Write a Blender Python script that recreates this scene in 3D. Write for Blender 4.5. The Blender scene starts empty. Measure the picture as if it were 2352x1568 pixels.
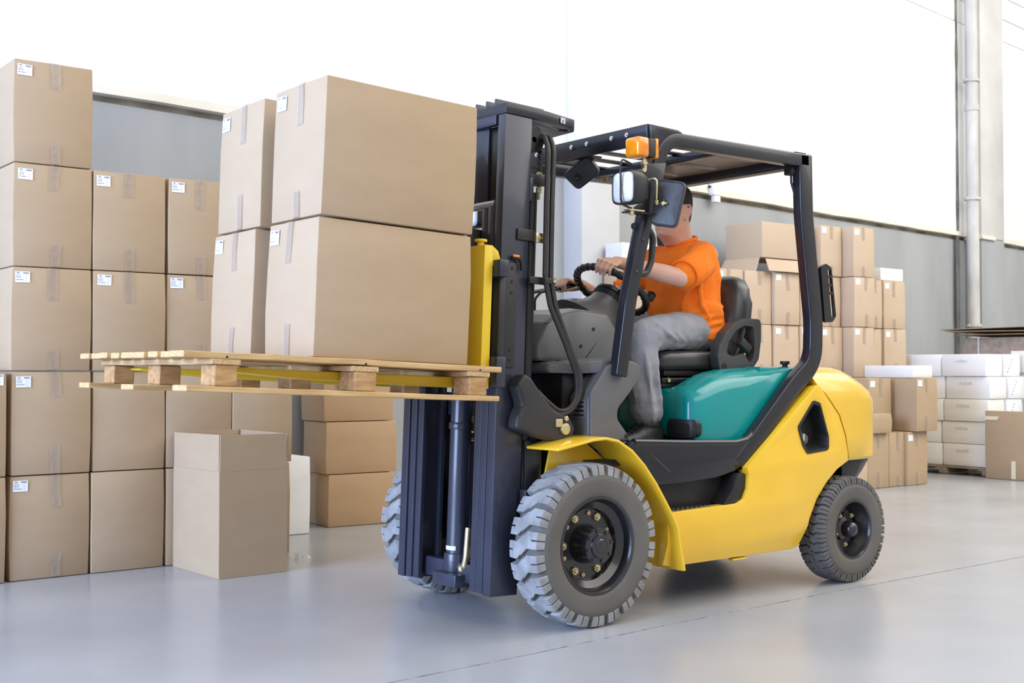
import bpy, bmesh, math, random
from mathutils import Vector, Matrix, Euler
from mathutils.geometry import tessellate_polygon
R = math.radians
random.seed(7)
scene = bpy.context.scene
col = scene.collection

# ------------------------------------------------------------------ camera
cam_data = bpy.data.cameras.new('camera')
cam_data.sensor_width = 36.0
cam_data.lens = 36.0 * 2775.0 / 2352.0
cam_data.clip_end = 200
cam = bpy.data.objects.new('camera', cam_data)
col.objects.link(cam)
YAW, PITCH = 0.6627, 0.0233
cam.location = (-3.305, -4.236, 1.048)
cam.rotation_euler = (math.pi / 2 + PITCH, 0, -YAW)
scene.camera = cam
cam_data.dof.use_dof = True
cam_data.dof.focus_distance = 5.2
cam_data.dof.aperture_fstop = 7.0

# ------------------------------------------------------------------ world, lights, exposure
world = bpy.data.worlds.new('world')
scene.world = world
world.use_nodes = True
bg = world.node_tree.nodes['Background']
bg.inputs[0].default_value = (1.0, 0.97, 0.93, 1)
bg.inputs[1].default_value = 0.70

def area(name, loc, aim, sx, sy, power, color):
    d = bpy.data.lights.new(name, 'AREA')
    d.shape = 'RECTANGLE'; d.size = sx; d.size_y = sy
    d.energy = power; d.color = color
    o = bpy.data.objects.new(name, d); col.objects.link(o)
    o.location = loc
    v = Vector(aim) - Vector(loc)
    o.rotation_euler = v.to_track_quat('-Z', 'Y').to_euler()
    return o
# daylight through the big loading door on the left, and two unseen fill lights added overhead
area('loading_door_daylight', (-10.0, 0.6, 2.8), (0, 0.9, 1.0), 8.0, 5.0, 3100, (0.46, 0.62, 1.0))
area('front_overhead_fill', (5.0, -6.5, 6.8), (3.5, 1.0, 1.0), 16.0, 4.5, 620, (1.0, 0.965, 0.91))
area('rear_overhead_fill', (9.5, -1.6, 7.8), (9.0, 1.2, 0.5), 14.0, 3.5, 680, (1.0, 0.97, 0.925))

vs = scene.view_settings
vs.view_transform = 'Standard'
vs.look = 'None'
vs.exposure = 0.0
vs.gamma = 1.0
vs.use_curve_mapping = False

# ------------------------------------------------------------------ materials
MATS = {}
def mat(name, c1, c2=None, scale=8.0, rough=0.5, metal=0.0, bump=0.0, bscale=60.0, coat=0.0,
        stretch=(1, 1, 1), detail=4.0, alpha=1.0, emit=None, trans=0.0, rough2=None):
    if name in MATS: return MATS[name]
    m = bpy.data.materials.new(name); m.use_nodes = True
    nt = m.node_tree; p = nt.nodes['Principled BSDF']
    p.inputs['Base Color'].default_value = (*c1, 1)
    p.inputs['Roughness'].default_value = rough
    p.inputs['Metallic'].default_value = metal
    p.inputs['Coat Weight'].default_value = coat
    p.inputs['Coat Roughness'].default_value = 0.08
    p.inputs['Alpha'].default_value = alpha
    p.inputs['Transmission Weight'].default_value = trans
    if emit:
        p.inputs['Emission Color'].default_value = (*emit[0], 1)
        p.inputs['Emission Strength'].default_value = emit[1]
    tc = nt.nodes.new('ShaderNodeTexCoord')
    mp = nt.nodes.new('ShaderNodeMapping'); mp.inputs['Scale'].default_value = stretch
    nt.links.new(tc.outputs['Object'], mp.inputs['Vector'])
    if c2 or rough2 is not None:
        n = nt.nodes.new('ShaderNodeTexNoise')
        n.inputs['Scale'].default_value = scale; n.inputs['Detail'].default_value = detail
        nt.links.new(mp.outputs[0], n.inputs['Vector'])
        rp = nt.nodes.new('ShaderNodeValToRGB')
        rp.color_ramp.elements[0].position = 0.35; rp.color_ramp.elements[1].position = 0.68
        rp.color_ramp.elements[0].color = (*c1, 1)
        rp.color_ramp.elements[1].color = (*(c2 or c1), 1)
        nt.links.new(n.outputs['Fac'], rp.inputs['Fac'])
        nt.links.new(rp.outputs['Color'], p.inputs['Base Color'])
        if rough2 is not None:
            mr = nt.nodes.new('ShaderNodeMapRange')
            mr.inputs['To Min'].default_value = rough; mr.inputs['To Max'].default_value = rough2
            nt.links.new(n.outputs['Fac'], mr.inputs['Value'])
            nt.links.new(mr.outputs[0], p.inputs['Roughness'])
    if bump > 0:
        n2 = nt.nodes.new('ShaderNodeTexNoise'); n2.inputs['Scale'].default_value = bscale
        n2.inputs['Detail'].default_value = 3
        nt.links.new(mp.outputs[0], n2.inputs['Vector'])
        b = nt.nodes.new('ShaderNodeBump'); b.inputs['Strength'].default_value = bump
        b.inputs['Distance'].default_value = 0.01
        nt.links.new(n2.outputs['Fac'], b.inputs['Height'])
        nt.links.new(b.outputs[0], p.inputs['Normal'])
    MATS[name] = m
    return m

CARD = mat('cardboard', (0.405, 0.292, 0.178), (0.425, 0.308, 0.190), 5, 0.75, bump=0.05, bscale=220, stretch=(1, 1, 2.5))
CARD2 = mat('cardboard_warm', (0.48, 0.315, 0.175), (0.50, 0.33, 0.185), 5, 0.75, bump=0.05, bscale=220, stretch=(1, 1, 2.5))
CARD3 = mat('cardboard_lit', (0.52, 0.395, 0.28), (0.54, 0.415, 0.295), 4, 0.75, bump=0.03, bscale=200)  # same cardboard as the left stacks, with stronger light put into its colour
CARDEDGE = mat('cardboard_edge', (0.30, 0.20, 0.12), (0.38, 0.26, 0.16), 90, 0.85)
CARDW = mat('white_carton', (0.78, 0.78, 0.77), (0.84, 0.84, 0.83), 4, 0.6)
CARDC = mat('cream_carton', (0.76, 0.74, 0.68), (0.82, 0.80, 0.74), 4, 0.6)
PAPER = mat('label_paper', (0.80, 0.82, 0.86), rough=0.5)
INK = mat('label_ink', (0.16, 0.18, 0.24), rough=0.6)
BLUEINK = mat('carton_ink', (0.36, 0.36, 0.38), rough=0.7)
TAPE = mat('clear_tape', (0.60, 0.50, 0.40), (0.48, 0.38, 0.29), 9, 0.10, bump=0.6, bscale=30, alpha=0.26, coat=1.0)
TAPEW = mat('cream_tape', (0.78, 0.70, 0.52), (0.74, 0.66, 0.48), 12, 0.35)
WOOD = mat('pallet_wood', (0.46, 0.285, 0.115), (0.64, 0.44, 0.215), 7, 0.72, bump=0.15, bscale=40, stretch=(1, 14, 14), detail=6)
WOODY = mat('pallet_wood_cross', (0.46, 0.29, 0.13), (0.62, 0.43, 0.23), 7, 0.72, bump=0.15, bscale=40, stretch=(14, 1, 14), detail=6)
WOODB = mat('pallet_block_wood', (0.36, 0.190, 0.070), (0.54, 0.325, 0.140), 6, 0.75, bump=0.2, bscale=50, stretch=(2, 10, 10), detail=6)
OLDWOOD = mat('old_pallet_wood', (0.22, 0.17, 0.12), (0.30, 0.24, 0.18), 8, 0.8)
YELLOW = mat('yellow_paint', (0.82, 0.50, 0.022), (0.86, 0.535, 0.030), 3, 0.24, bump=0.02, bscale=30, coat=0.5)
YELLOWC = mat('yellow_cast_paint', (0.76, 0.475, 0.030), (0.79, 0.50, 0.042), 6, 0.30, bump=0.10, bscale=120, coat=0.4)
YELLOWF = mat('worn_yellow_paint', (0.80, 0.56, 0.025), (0.76, 0.53, 0.03), 5, 0.40, bump=0.06, bscale=60, stretch=(1, 6, 6))
GREEN = mat('green_paint', (0.000, 0.240, 0.232), (0.000, 0.257, 0.248), 3, 0.22, coat=0.25)
NAVY = mat('navy_black_paint', (0.014, 0.015, 0.020), (0.019, 0.020, 0.026), 5, 0.30, bump=0.02, bscale=90, coat=0.25)
MASTP = mat('mast_paint', (0.024, 0.028, 0.046), (0.031, 0.035, 0.055), 6, 0.34, metal=0.0, bump=0.03, bscale=70, coat=0.3)
DARK = mat('dark_grey_paint', (0.030, 0.030, 0.031), (0.037, 0.037, 0.038), 7, 0.42, bump=0.04, bscale=60)
BLACK = mat('black_plastic', (0.015, 0.015, 0.017), (0.022, 0.022, 0.024), 9, 0.38, bump=0.03, bscale=120)
GLOSSB = mat('gloss_black_paint', (0.008, 0.009, 0.013), (0.011, 0.012, 0.016), 4, 0.14, coat=0.3)
GREASE = mat('greasy_black_steel', (0.010, 0.010, 0.011), (0.016, 0.016, 0.018), 12, 0.35, metal=0.2)
COWL = mat('grey_cowl_plastic', (0.105, 0.106, 0.112), (0.118, 0.119, 0.125), 6, 0.36, bump=0.02, bscale=160)
COWLM = mat('grey_side_panel_paint', (0.105, 0.104, 0.104), (0.118, 0.117, 0.116), 6, 0.40, bump=0.02, bscale=160)
SEATM = mat('seat_vinyl', (0.034, 0.034, 0.036), (0.041, 0.041, 0.043), 5, 0.34, bump=0.05, bscale=160)
SEATP = mat('seat_plastic', (0.048, 0.048, 0.051), (0.056, 0.056, 0.059), 6, 0.42, bump=0.03, bscale=150)
TREADF = mat('dusty_tread_rubber', (0.20, 0.20, 0.20), (0.31, 0.31, 0.31), 14, 0.9, bump=0.3, bscale=50)
TREADR = mat('rear_tread_rubber', (0.090, 0.088, 0.082), (0.135, 0.130, 0.122), 10, 0.85, bump=0.2, bscale=50)
SIDEW = mat('sidewall_rubber', (0.100, 0.094, 0.084), (0.125, 0.118, 0.106), 5, 0.75, bump=0.06, bscale=60)
RIMB = mat('rim_black_paint', (0.012, 0.012, 0.015), (0.017, 0.017, 0.021), 6, 0.26, coat=0.4)
ZINC = mat('yellow_zinc', (0.62, 0.52, 0.28), (0.72, 0.64, 0.42), 18, 0.32, metal=0.85)
COPPER = mat('stud_end', (0.62, 0.36, 0.24), (0.70, 0.45, 0.30), 18, 0.45, metal=0.6)
STEEL = mat('bright_steel', (0.62, 0.62, 0.62), (0.72, 0.72, 0.72), 20, 0.25, metal=1.0)
PALEST = mat('pale_steel', (0.42, 0.46, 0.52), (0.52, 0.56, 0.60), 14, 0.35, metal=0.6)
AMBER = mat('amber_lens', (0.78, 0.22, 0.004), (0.86, 0.30, 0.01), 22, 0.10, coat=0.8)
REDL = mat('red_lens', (0.62, 0.12, 0.06), rough=0.15, coat=0.6)
LENS = mat('lamp_lens', (0.78, 0.80, 0.82), (0.88, 0.90, 0.92), 40, 0.10, bump=0.3, bscale=70, coat=0.8)
MIRB = mat('mirror_back_plastic', (0.035, 0.036, 0.042), (0.048, 0.050, 0.056), 70, 0.42, bump=0.15, bscale=260)
MIRR = mat('mirror_glass', (0.85, 0.86, 0.87), rough=0.03, metal=1.0)
HOSE = mat('hose_rubber', (0.020, 0.018, 0.016), (0.032, 0.028, 0.024), 30, 0.5)
STICK = mat('sticker_white', (0.62, 0.60, 0.62), rough=0.5)
STICKY = mat('sticker_yellow', (0.72, 0.48, 0.03), rough=0.5)
SKIN = mat('skin', (0.66, 0.375, 0.265), (0.72, 0.43, 0.31), 8, 0.48, bump=0.04, bscale=120)
SKIN.node_tree.nodes['Principled BSDF'].inputs['Subsurface Weight'].default_value = 0.12
SKIN.node_tree.nodes['Principled BSDF'].inputs['Subsurface Radius'].default_value = (0.02, 0.008, 0.004)
HAIR = mat('short_brown_hair', (0.022, 0.014, 0.009), (0.040, 0.026, 0.018), 160, 0.75, bump=0.4, bscale=400)
LIP = mat('lip', (0.45, 0.18, 0.14), rough=0.45)
EYEW = mat('eye_white', (0.8, 0.78, 0.75), rough=0.2)
IRIS = mat('iris', (0.05, 0.03, 0.02), rough=0.15)
ORANGE = mat('orange_cotton', (0.93, 0.185, 0.003), (0.99, 0.225, 0.006), 5, 0.85, bump=0.22, bscale=9, stretch=(1.4, 1.4, 0.8))
SEAM = mat('shirt_seam', (0.60, 0.10, 0.002), rough=0.9)
TROUS = mat('grey_work_cotton', (0.235, 0.245, 0.275), (0.295, 0.305, 0.335), 9, 0.9, bump=0.30, bscale=13, stretch=(1.5, 1.5, 0.8))
SHOE = mat('black_work_shoe_leather', (0.016, 0.016, 0.017), (0.035, 0.034, 0.034), 26, 0.42, bump=0.25, bscale=50)
SOLE = mat('shoe_sole_rubber', (0.055, 0.047, 0.040), (0.075, 0.064, 0.054), 20, 0.8)
WALLW = mat('white_wall_paint', (0.76, 0.76, 0.745), (0.81, 0.81, 0.798), 1.3, 0.8, bump=0.05, bscale=5, stretch=(1, 1, 0.5))
WALLG = mat('grey_wall_render', (0.32, 0.335, 0.34), (0.40, 0.415, 0.42), 1.6, 0.8, bump=0.08, bscale=14, stretch=(1, 1, 0.35), detail=7)
PILW = mat('pale_pillar_paint', (0.50, 0.505, 0.51), (0.55, 0.555, 0.56), 2, 0.8, bump=0.04, bscale=8)
PILG = mat('bare_concrete', (0.50, 0.495, 0.475), (0.66, 0.655, 0.635), 1.1, 0.85, bump=0.06, bscale=14)
GAP = mat('ledge_gap_shade', (0.16, 0.14, 0.11), (0.40, 0.36, 0.28), 3, 0.9, stretch=(1, 1, 1))  # shadow inside the gap is put into this dark colour
EDGEC = mat('ledge_edge_plaster', (0.74, 0.70, 0.58), (0.82, 0.79, 0.70), 3, 0.85)
PIPE = mat('pale_pipe', (0.44, 0.43, 0.405), (0.62, 0.61, 0.58), 5, 0.5, stretch=(1, 1, 0.4))
FLOOR = mat('sealed_concrete_floor', (0.375, 0.380, 0.388), (0.415, 0.420, 0.428), 1.3, 0.17, bump=0.006, bscale=2.0, rough2=0.34, detail=8)
JOINT = mat('floor_joint_filler', (0.06, 0.06, 0.06), (0.34, 0.35, 0.36), 20, 0.8)
PLAST = mat('plastic_scrap', (0.85, 0.85, 0.85), rough=0.08, alpha=0.35, coat=0.8)

for _m, _s in ((NAVY, 0.35), (GLOSSB, 0.35), (BLACK, 0.35), (DARK, 0.35), (MASTP, 0.4), (GREEN, 0.4)):
    _m.node_tree.nodes['Principled BSDF'].inputs['Specular IOR Level'].default_value = _s

# ------------------------------------------------------------------ mesh helpers
def V(*a): return Vector(a)
def fillet(pts, r, n=5, closed=False):
    """round the corners of a polyline (2-D or 3-D); r is a number or a list"""
    P = [Vector(p) for p in pts]; out = []; N = len(P)
    rr = r if isinstance(r, (list, tuple)) else [r] * N
    for i in range(N):
        if not closed and i in (0, N - 1) or rr[i] <= 0:
            out.append(P[i]); continue
        a, b, c = P[i - 1], P[i], P[(i + 1) % N]
        d1, d2 = (a - b), (c - b); l1, l2 = d1.length, d2.length
        d1 = d1 / l1; d2 = d2 / l2
        ang = math.acos(max(-1, min(1, d1.dot(d2))))
        if ang > math.pi - 0.03: out.append(b); continue
        t = min(rr[i] / math.tan(ang / 2), l1 * 0.49, l2 * 0.49)
        p0, p2 = b + d1 * t, b + d2 * t
        for k in range(n + 1):
            s = k / n
            out.append(p0 * (1 - s) ** 2 + b * 2 * s * (1 - s) + p2 * s * s)
    return out

class G:
    def __init__(self): self.bm = bmesh.new()
    def face(self, vs):
        try: return self.bm.faces.new(vs)
        except ValueError: return None
    def box(self, x0, x1, y0, y1, z0, z1, M=None):
        vs = []
        for z in (z0, z1):
            for (x, y) in ((x0, y0), (x1, y0), (x1, y1), (x0, y1)):
                p = Vector((x, y, z))
                vs.append(self.bm.verts.new(M @ p if M else p))
        for f in ((3, 2, 1, 0), (4, 5, 6, 7), (0, 1, 5, 4), (1, 2, 6, 5), (2, 3, 7, 6), (3, 0, 4, 7)):
            self.face([vs[i] for i in f])
        return self
    def loft(self, rings, closed=True, caps=True):
        rv = [[self.bm.verts.new(Vector(p)) for p in r] for r in rings]
        n = len(rv[0])
        for i in range(len(rv) - 1):
            for k in range(n if closed else n - 1):
                a, b = rv[i], rv[i + 1]
                self.face([a[k], a[(k + 1) % n], b[(k + 1) % n], b[k]])
        if caps:
            self.face(list(reversed(rv[0]))); self.face(rv[-1])
        return self
    def prism(self, pts, plane, a, b, M=None):
        def to3(p, h):
            q = {'xz': (p[0], h, p[1]), 'xy': (p[0], p[1], h), 'yz': (h, p[0], p[1])}[plane]
            return M @ Vector(q) if M else Vector(q)
        return self.loft([[to3(p, a) for p in pts], [to3(p, b) for p in pts]])
    def prism_holes(self, outer, holes, plane, a, b):
        def to3(p, h):
            return Vector({'xz': (p[0], h, p[1]), 'xy': (p[0], p[1], h), 'yz': (h, p[0], p[1])}[plane])
        loops = [outer] + holes
        flat = [p for l in loops for p in l]
        tris = tessellate_polygon([[Vector((p[0], p[1], 0)) for p in l] for l in loops])
        A = [self.bm.verts.new(to3(p, a)) for p in flat]; B = [self.bm.verts.new(to3(p, b)) for p in flat]
        for t in tris:
            self.face([A[i] for i in t]); self.face([B[i] for i in reversed(t)])
        o = 0
        for l in loops:
            n = len(l)
            for i in range(n):
                j = (i + 1) % n
                self.face([A[o + i], A[o + j], B[o + j], B[o + i]])
            o += n
        return self
    def tube(self, pts, r, n=10, closed=False, caps=True, flat=None):
        P = [Vector(p) for p in pts]; N = len(P)
        rr = r if isinstance(r, (list, tuple)) else [r] * N
        T = []
        for i in range(N):
            a = P[i - 1] if (i > 0 or closed) else P[i]
            c = P[(i + 1) % N] if (i < N - 1 or closed) else P[i]
            T.append((c - a).normalized())
        up = Vector((0, 0, 1)) if abs(T[0].z) < 0.9 else Vector((0, 1, 0))
        u = (up - T[0] * up.dot(T[0])).normalized(); rings = []
        for i in range(N):
            u = (u - T[i] * u.dot(T[i])).normalized(); w = T[i].cross(u)
            k = flat if flat else (1, 1)
            rings.append([P[i] + (u * math.cos(2 * math.pi * j / n) * k[0] + w * math.sin(2 * math.pi * j / n) * k[1]) * rr[i] for j in range(n)])
        if closed: rings.append(rings[0]); 
        if closed:
            rv = [[self.bm.verts.new(p) for p in rg] for rg in rings[:-1]]
            for i in range(N):
                a, b = rv[i], rv[(i + 1) % N]
                for j in range(n): self.face([a[j], a[(j + 1) % n], b[(j + 1) % n], b[j]])
            return self
        return self.loft(rings, caps=caps)
    def cyl(self, p0, p1, r, n=16, r2=None):
        return self.tube([p0, p1], [r, r if r2 is None else r2], n)
    def sphere(self, c, r, seg=12, rings=8, M=None):
        s = r if isinstance(r, (tuple, list)) else (r, r, r)
        T = Matrix.Translation(Vector(c)) @ (M.to_4x4() if M else Matrix()) @ Matrix.Diagonal((*s, 1))
        bmesh.ops.create_uvsphere(self.bm, u_segments=seg, v_segments=rings, radius=1.0, matrix=T)
        return self
    def limb(self, pts, radii, n=12):
        self.tube(pts, radii, n)
        for p, r in zip(pts, radii): self.sphere(p, r * 0.985, 12, 8)
        return self
    def lathe_y(self, prof, cx, cz, n=48, y0=0.0, flip=1):
        """revolve (r, y) about the y axis through (cx, cz)"""
        rings = []
        for (r, y) in prof:
            rings.append([Vector((cx + r * math.cos(2 * math.pi * k / n), y0 + flip * y, cz + r * math.sin(2 * math.pi * k / n))) for k in range(n)])
        return self.loft(rings, caps=False)
    def out(self, name, m, parent=None, bevel=0.0, seg=2, smooth=35, inv=None, recalc=True, bevel_angle=30):
        bm = self.bm
        if recalc: bmesh.ops.recalc_face_normals(bm, faces=bm.faces)
        if bevel > 0:
            es = [e for e in bm.edges if len(e.link_faces) == 2 and e.calc_face_angle(0) > R(bevel_angle)]
            bmesh.ops.bevel(bm, geom=es, offset=bevel, segments=seg, profile=0.5, affect='EDGES', clamp_overlap=True)
        me = bpy.data.meshes.new(name); bm.to_mesh(me); bm.free()
        ms = m if isinstance(m, (list, tuple)) else [m]
        for q in ms: me.materials.append(q)
        if smooth:
            for p in me.polygons: p.use_smooth = True
            me.set_sharp_from_angle(angle=R(smooth))
        o = bpy.data.objects.new(name, me); col.objects.link(o)
        if parent is not None:
            o.parent = parent
            if inv is not None: o.matrix_parent_inverse = inv
        return o

def tag(o, label=None, cat=None, group=None, kind=None):
    if label: o['label'] = label
    if cat: o['category'] = cat
    if group: o['group'] = group
    if kind: o['kind'] = kind
    return o
def empty(name, loc=(0, 0, 0), rot=(0, 0, 0)):
    o = bpy.data.objects.new(name, None); col.objects.link(o)
    o.empty_display_size = 0.1
    o.location = loc; o.rotation_euler = rot
    return o
def struct(o): o['kind'] = 'structure'; return o
def mirror(pts): return [(p[0], -p[1]) for p in pts]
def hexnut(g, c, axis, r, h):
    c = Vector(c); axis = Vector(axis).normalized()
    g.tube([c, c + axis * h], [r, r], 6)
    return g
#@@STRUCT

# ================================================================== THE ROOM
g = G(); g.box(-16, 24, -10, 6.5, -0.12, 0)
floor = struct(g.out('floor', FLOOR))
# hairline expansion joint in the slab
g = G()
jp = [(-4.0, -0.86), (-1.13, -0.775), (-0.47, -0.748), (0.19, -0.700), (1.38, -0.655), (3.11, -0.640), (8.0, -0.60)]
for i in range(len(jp) - 1):
    a, b = Vector((*jp[i], 0)), Vector((*jp[i + 1], 0)); d = (b - a).normalized(); s = Vector((-d.y, d.x, 0)) * 0.0028
    g.loft([[a - s + V(0, 0, 0), a + s, a + s + V(0, 0, 0.0008), a - s + V(0, 0, 0.0008)],
            [b - s, b + s, b + s + V(0, 0, 0.0008), b - s + V(0, 0, 0.0008)]])
g.out('joint', JOINT, floor, smooth=0)

WANG = 0.1059
wall = empty('wall_back', (-0.797, 3.124, 0), (0, 0, WANG)); struct(wall)
g = G(); g.box(-14, 22, 0.0, 0.25, 0, 2.69); g.out('wall_base', WALLG, wall)
g = G(); g.box(-14, 22, 0.03, 0.25, 2.69, 2.735); g.out('ledge_gap', GAP, wall)
g = G()
xs = -14.0; prof = []
n = 90
for side in (0, 1):
    pass
rings = []
for i in range(n + 1):
    x = -14 + 36 * i / n; j = random.uniform(-0.006, 0.006)
    rings.append([(x, -0.055, 2.735 + j), (x, 0.1, 2.735 + j), (x, 0.1, 2.79), (x, -0.055, 2.79)])
g.loft(rings); g.out('ledge_edge', EDGEC, wall, smooth=0)
g = G(); g.box(-14, 22, -0.05, 0.25, 2.79, 5.44); g.out('wall_panel', WALLW, wall)
g = G(); g.box(-14, 22, 0.0, 0.25, 5.44, 8.5); g.out('wall_core', WALLG, wall)
# block courses over the wall panel (as far as the photograph shows them)
bme = None
for r in range(4):
    for c in range(15):
        x = 5.2 + c * 0.80 + (0.40 if r % 2 else 0)
        if bme is None:
            g = G(); g.box(0, 0.79, -0.045, 0.05, 0, 0.29); o = g.out('block', WALLW, wall, bevel=0.006); bme = o.data
        else:
            o = bpy.data.objects.new('block', bme); col.objects.link(o); o.parent = wall
        o.location = (x, 0, 5.452 + r * 0.30)
g = G(); g.box(-14, 5.19, -0.05, 0.2, 5.452, 6.655); g.out('wall_top_panel', WALLW, wall)
g = G(); g.box(17.61, 22, -0.05, 0.2, 5.452, 6.655); g.out('wall_top_panel', WALLW, wall)
g = G(); g.box(-14, 22, -0.05, 0.2, 6.66, 8.5); g.out('wall_top_panel', WALLW, wall)
wr = struct(empty('wall_right', (20.6, 0, 0)))
g = G(); g.box(0, 0.25, -10, 5.15, 0, 2.72); g.out('wall_base', WALLG, wr)
g = G(); g.box(-0.05, 0.25, -10, 5.15, 2.74, 8.5); g.out('wall_panel', WALLW, wr)

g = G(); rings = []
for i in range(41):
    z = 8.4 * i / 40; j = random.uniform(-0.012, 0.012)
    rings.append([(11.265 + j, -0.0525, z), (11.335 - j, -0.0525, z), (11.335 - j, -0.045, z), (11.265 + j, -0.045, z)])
g.loft(rings); g.out('dark_wall_strip', mat('wall_strip_dark', (0.10, 0.10, 0.10), (0.22, 0.21, 0.20), 4, 0.9), wall, smooth=0)  # thin dark strip down the wall, left of the pipe
def pillar(name, X0, X1, dep, m_low, m_high, zsplit):
    o = empty(name, wall.matrix_basis @ V(X0, 0, 0), (0, 0, WANG)); struct(o)
    g = G(); g.box(0, X1 - X0, -dep, 0.05, 0, zsplit); g.out('pillar_base', m_low, o, bevel=0.012)
    g = G(); g.box(0, X1 - X0, -dep, 0.05, zsplit + 0.004, 8.5); g.out('pillar_shaft', m_high, o, bevel=0.012)
    return o
wall.matrix_basis  # (location and rotation set above)
p1_ = pillar('wall_pillar_1', 4.16, 4.645, 0.21, PILW, WALLW, 2.74)
p2_ = pillar('wall_pillar_2', 11.60, 12.27, 0.22, WALLG, PILG, 2.72)
g = G(); g.box(-0.03, 0.36, -0.25, 0.0, 2.70, 2.745); g.out('pillar_cap', EDGEC, p2_, bevel=0.008)

# downpipe in front of the second pillar
M = wall.matrix_basis
pp = M @ V(11.40, -0.20, 0)
pipe = tag(empty('downpipe', pp), 'tall pale grey vertical downpipe with collars in front of the right pillar', 'pipe')
g = G(); g.cyl((0, 0, 0.02), (0, 0, 8.3), 0.077, 20); g.out('pipe_tube', PIPE, pipe)
for z in (1.60, 3.19, 4.68):
    g = G(); g.lathe_y([(0.079, -0.016), (0.100, -0.016), (0.100, 0.016), (0.079, 0.016), (0.079, -0.016)], 0, 0, 20)
    bmesh.ops.rotate(g.bm, verts=g.bm.verts, cent=(0, 0, 0), matrix=Matrix.Rotation(R(90), 3, 'X'))
    bmesh.ops.translate(g.bm, verts=g.bm.verts, vec=(0, 0, z))
    g.box(-0.125, -0.09, -0.012, 0.012, z - 0.014, z + 0.014); g.box(0.09, 0.125, -0.012, 0.012, z - 0.014, z + 0.014)
    g.out('pipe_collar', PIPE, pipe)
g = G(); g.cyl((0, 0, 4.30), (0, 0, 4.38), 0.088, 20); g.out('pipe_joint', PIPE, pipe)
# thin white conduit beside the pillar
pc = M @ V(12.33, -0.04, 0)
con = tag(empty('conduit', pc), 'thin white conduit running up the wall beside the right pillar', 'conduit')
g = G(); g.cyl((0, 0, 0.0), (0, 0, 2.66), 0.028, 12); g.out('conduit_tube', WALLW, con)
g = G(); g.box(-0.045, 0.045, -0.04, 0.03, 2.60, 2.66); g.out('clip', WALLW, con, bevel=0.006)
# small junction box on the ledge
pj_ = M @ V(6.19, -0.055, 2.70)
jb = tag(empty('junction_box', pj_, (0, 0, WANG)), 'small white junction box on the wall ledge above the driver', 'junction box')
g = G(); g.box(-0.07, 0.07, -0.06, 0.0, 0.02, 0.16); g.out('box_cover', WALLW, jb, bevel=0.012)
g = G(); g.box(-0.035, 0.06, -0.05, 0.0, -0.045, 0.03); g.out('cable_gland', WALLW, jb, bevel=0.012)
g = G(); g.cyl((-0.09, -0.02, 0.10), (-0.06, -0.02, 0.10), 0.012, 8); g.out('screw', BLACK, jb)

# ================================================================== CARTONS
CM = {}
def carton_mesh(w, d, h, m, var):
    key = (w, d, h, m.name, var)
    if key in CM: return CM[key]
    rnd = random.Random(hash((round(w * 1000), round(d * 1000), round(h * 1000), var)) & 0xffff)
    g = G(); X, Y = w / 2 - 0.002, d / 2 - 0.002
    lv = [0.0025, h * 0.33, h * 0.66, h - 0.0025]
    rings = []
    for i, z in enumerate(lv):
        b = 0.003 if i in (1, 2) else 0
        j = lambda: rnd.uniform(-0.002, 0.002)
        rings.append([(-X - b + j(), -Y - b + j(), z), (j(), -Y - 1.5 * b, z), (X + b + j(), -Y - b + j(), z), (X + 1.5 * b, j(), z),
                      (X + b + j(), Y + b + j(), z), (j(), Y + 1.5 * b, z), (-X - b + j(), Y + b + j(), z), (-X - 1.5 * b, j(), z)])
    g.loft(rings)
    o = g.out('tmp', m, bevel=0.005, seg=2, smooth=40, bevel_angle=45)
    me = o.data; me.name = 'carton'; bpy.data.objects.remove(o)
    CM[key] = me
    return me
def child(name, me, parent, loc=(0, 0, 0), rot=(0, 0, 0)):
    o = bpy.data.objects.new(name, me); col.objects.link(o); o.parent = parent
    o.location = loc; o.rotation_euler = rot
    return o
# label sheet (72 x 55 mm) with its print
g = G(); g.box(0, 0.072, -0.0008, 0, -0.055, 0); _l = g.out('tmp', PAPER, smooth=0); LABEL = _l.data; LABEL.name = 'label'; bpy.data.objects.remove(_l)
g = G()
def bar(x0, x1, z0, z1): g.box(x0, x1, -0.0012, -0.0008, z0, z1)
bar(0.009, 0.021, -0.0085, -0.004)
x = 0.039
while x < 0.064:
    wv = random.choice((0.0007, 0.0012, 0.0018)); bar(x, x + wv, -0.0115, -0.004); x += wv + 0.0009
for z, x1 in ((-0.013, 0.030), (-0.017, 0.027), (-0.021, 0.026)):
    xx = 0.005
    while xx < x1:
        l = random.uniform(0.002, 0.005); bar(xx, min(xx + l, x1), z - 0.0011, z); xx += l + 0.001
for x0 in (0.006, 0.0105, 0.019, 0.0235):   # the two bold numbers
    bar(x0, x0 + 0.0036, -0.0255, -0.0245); bar(x0, x0 + 0.0036, -0.0325, -0.0315); bar(x0 + 0.0026, x0 + 0.0036, -0.0325, -0.0245); bar(x0, x0 + 0.0036, -0.029, -0.028)
xx = 0.004
for l in (0.008, 0.005, 0.012, 0.007): bar(xx, xx + l, -0.0425, -0.0395); xx += l + 0.0015
for z in (-0.020, -0.029, -0.037, -0.046): bar(0.050, 0.058, z - 0.0012, z)
_l = g.out('tmp', INK, smooth=0); PRINT = _l.data; PRINT.name = 'print'; bpy.data.objects.remove(_l)
TM = {}
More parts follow.
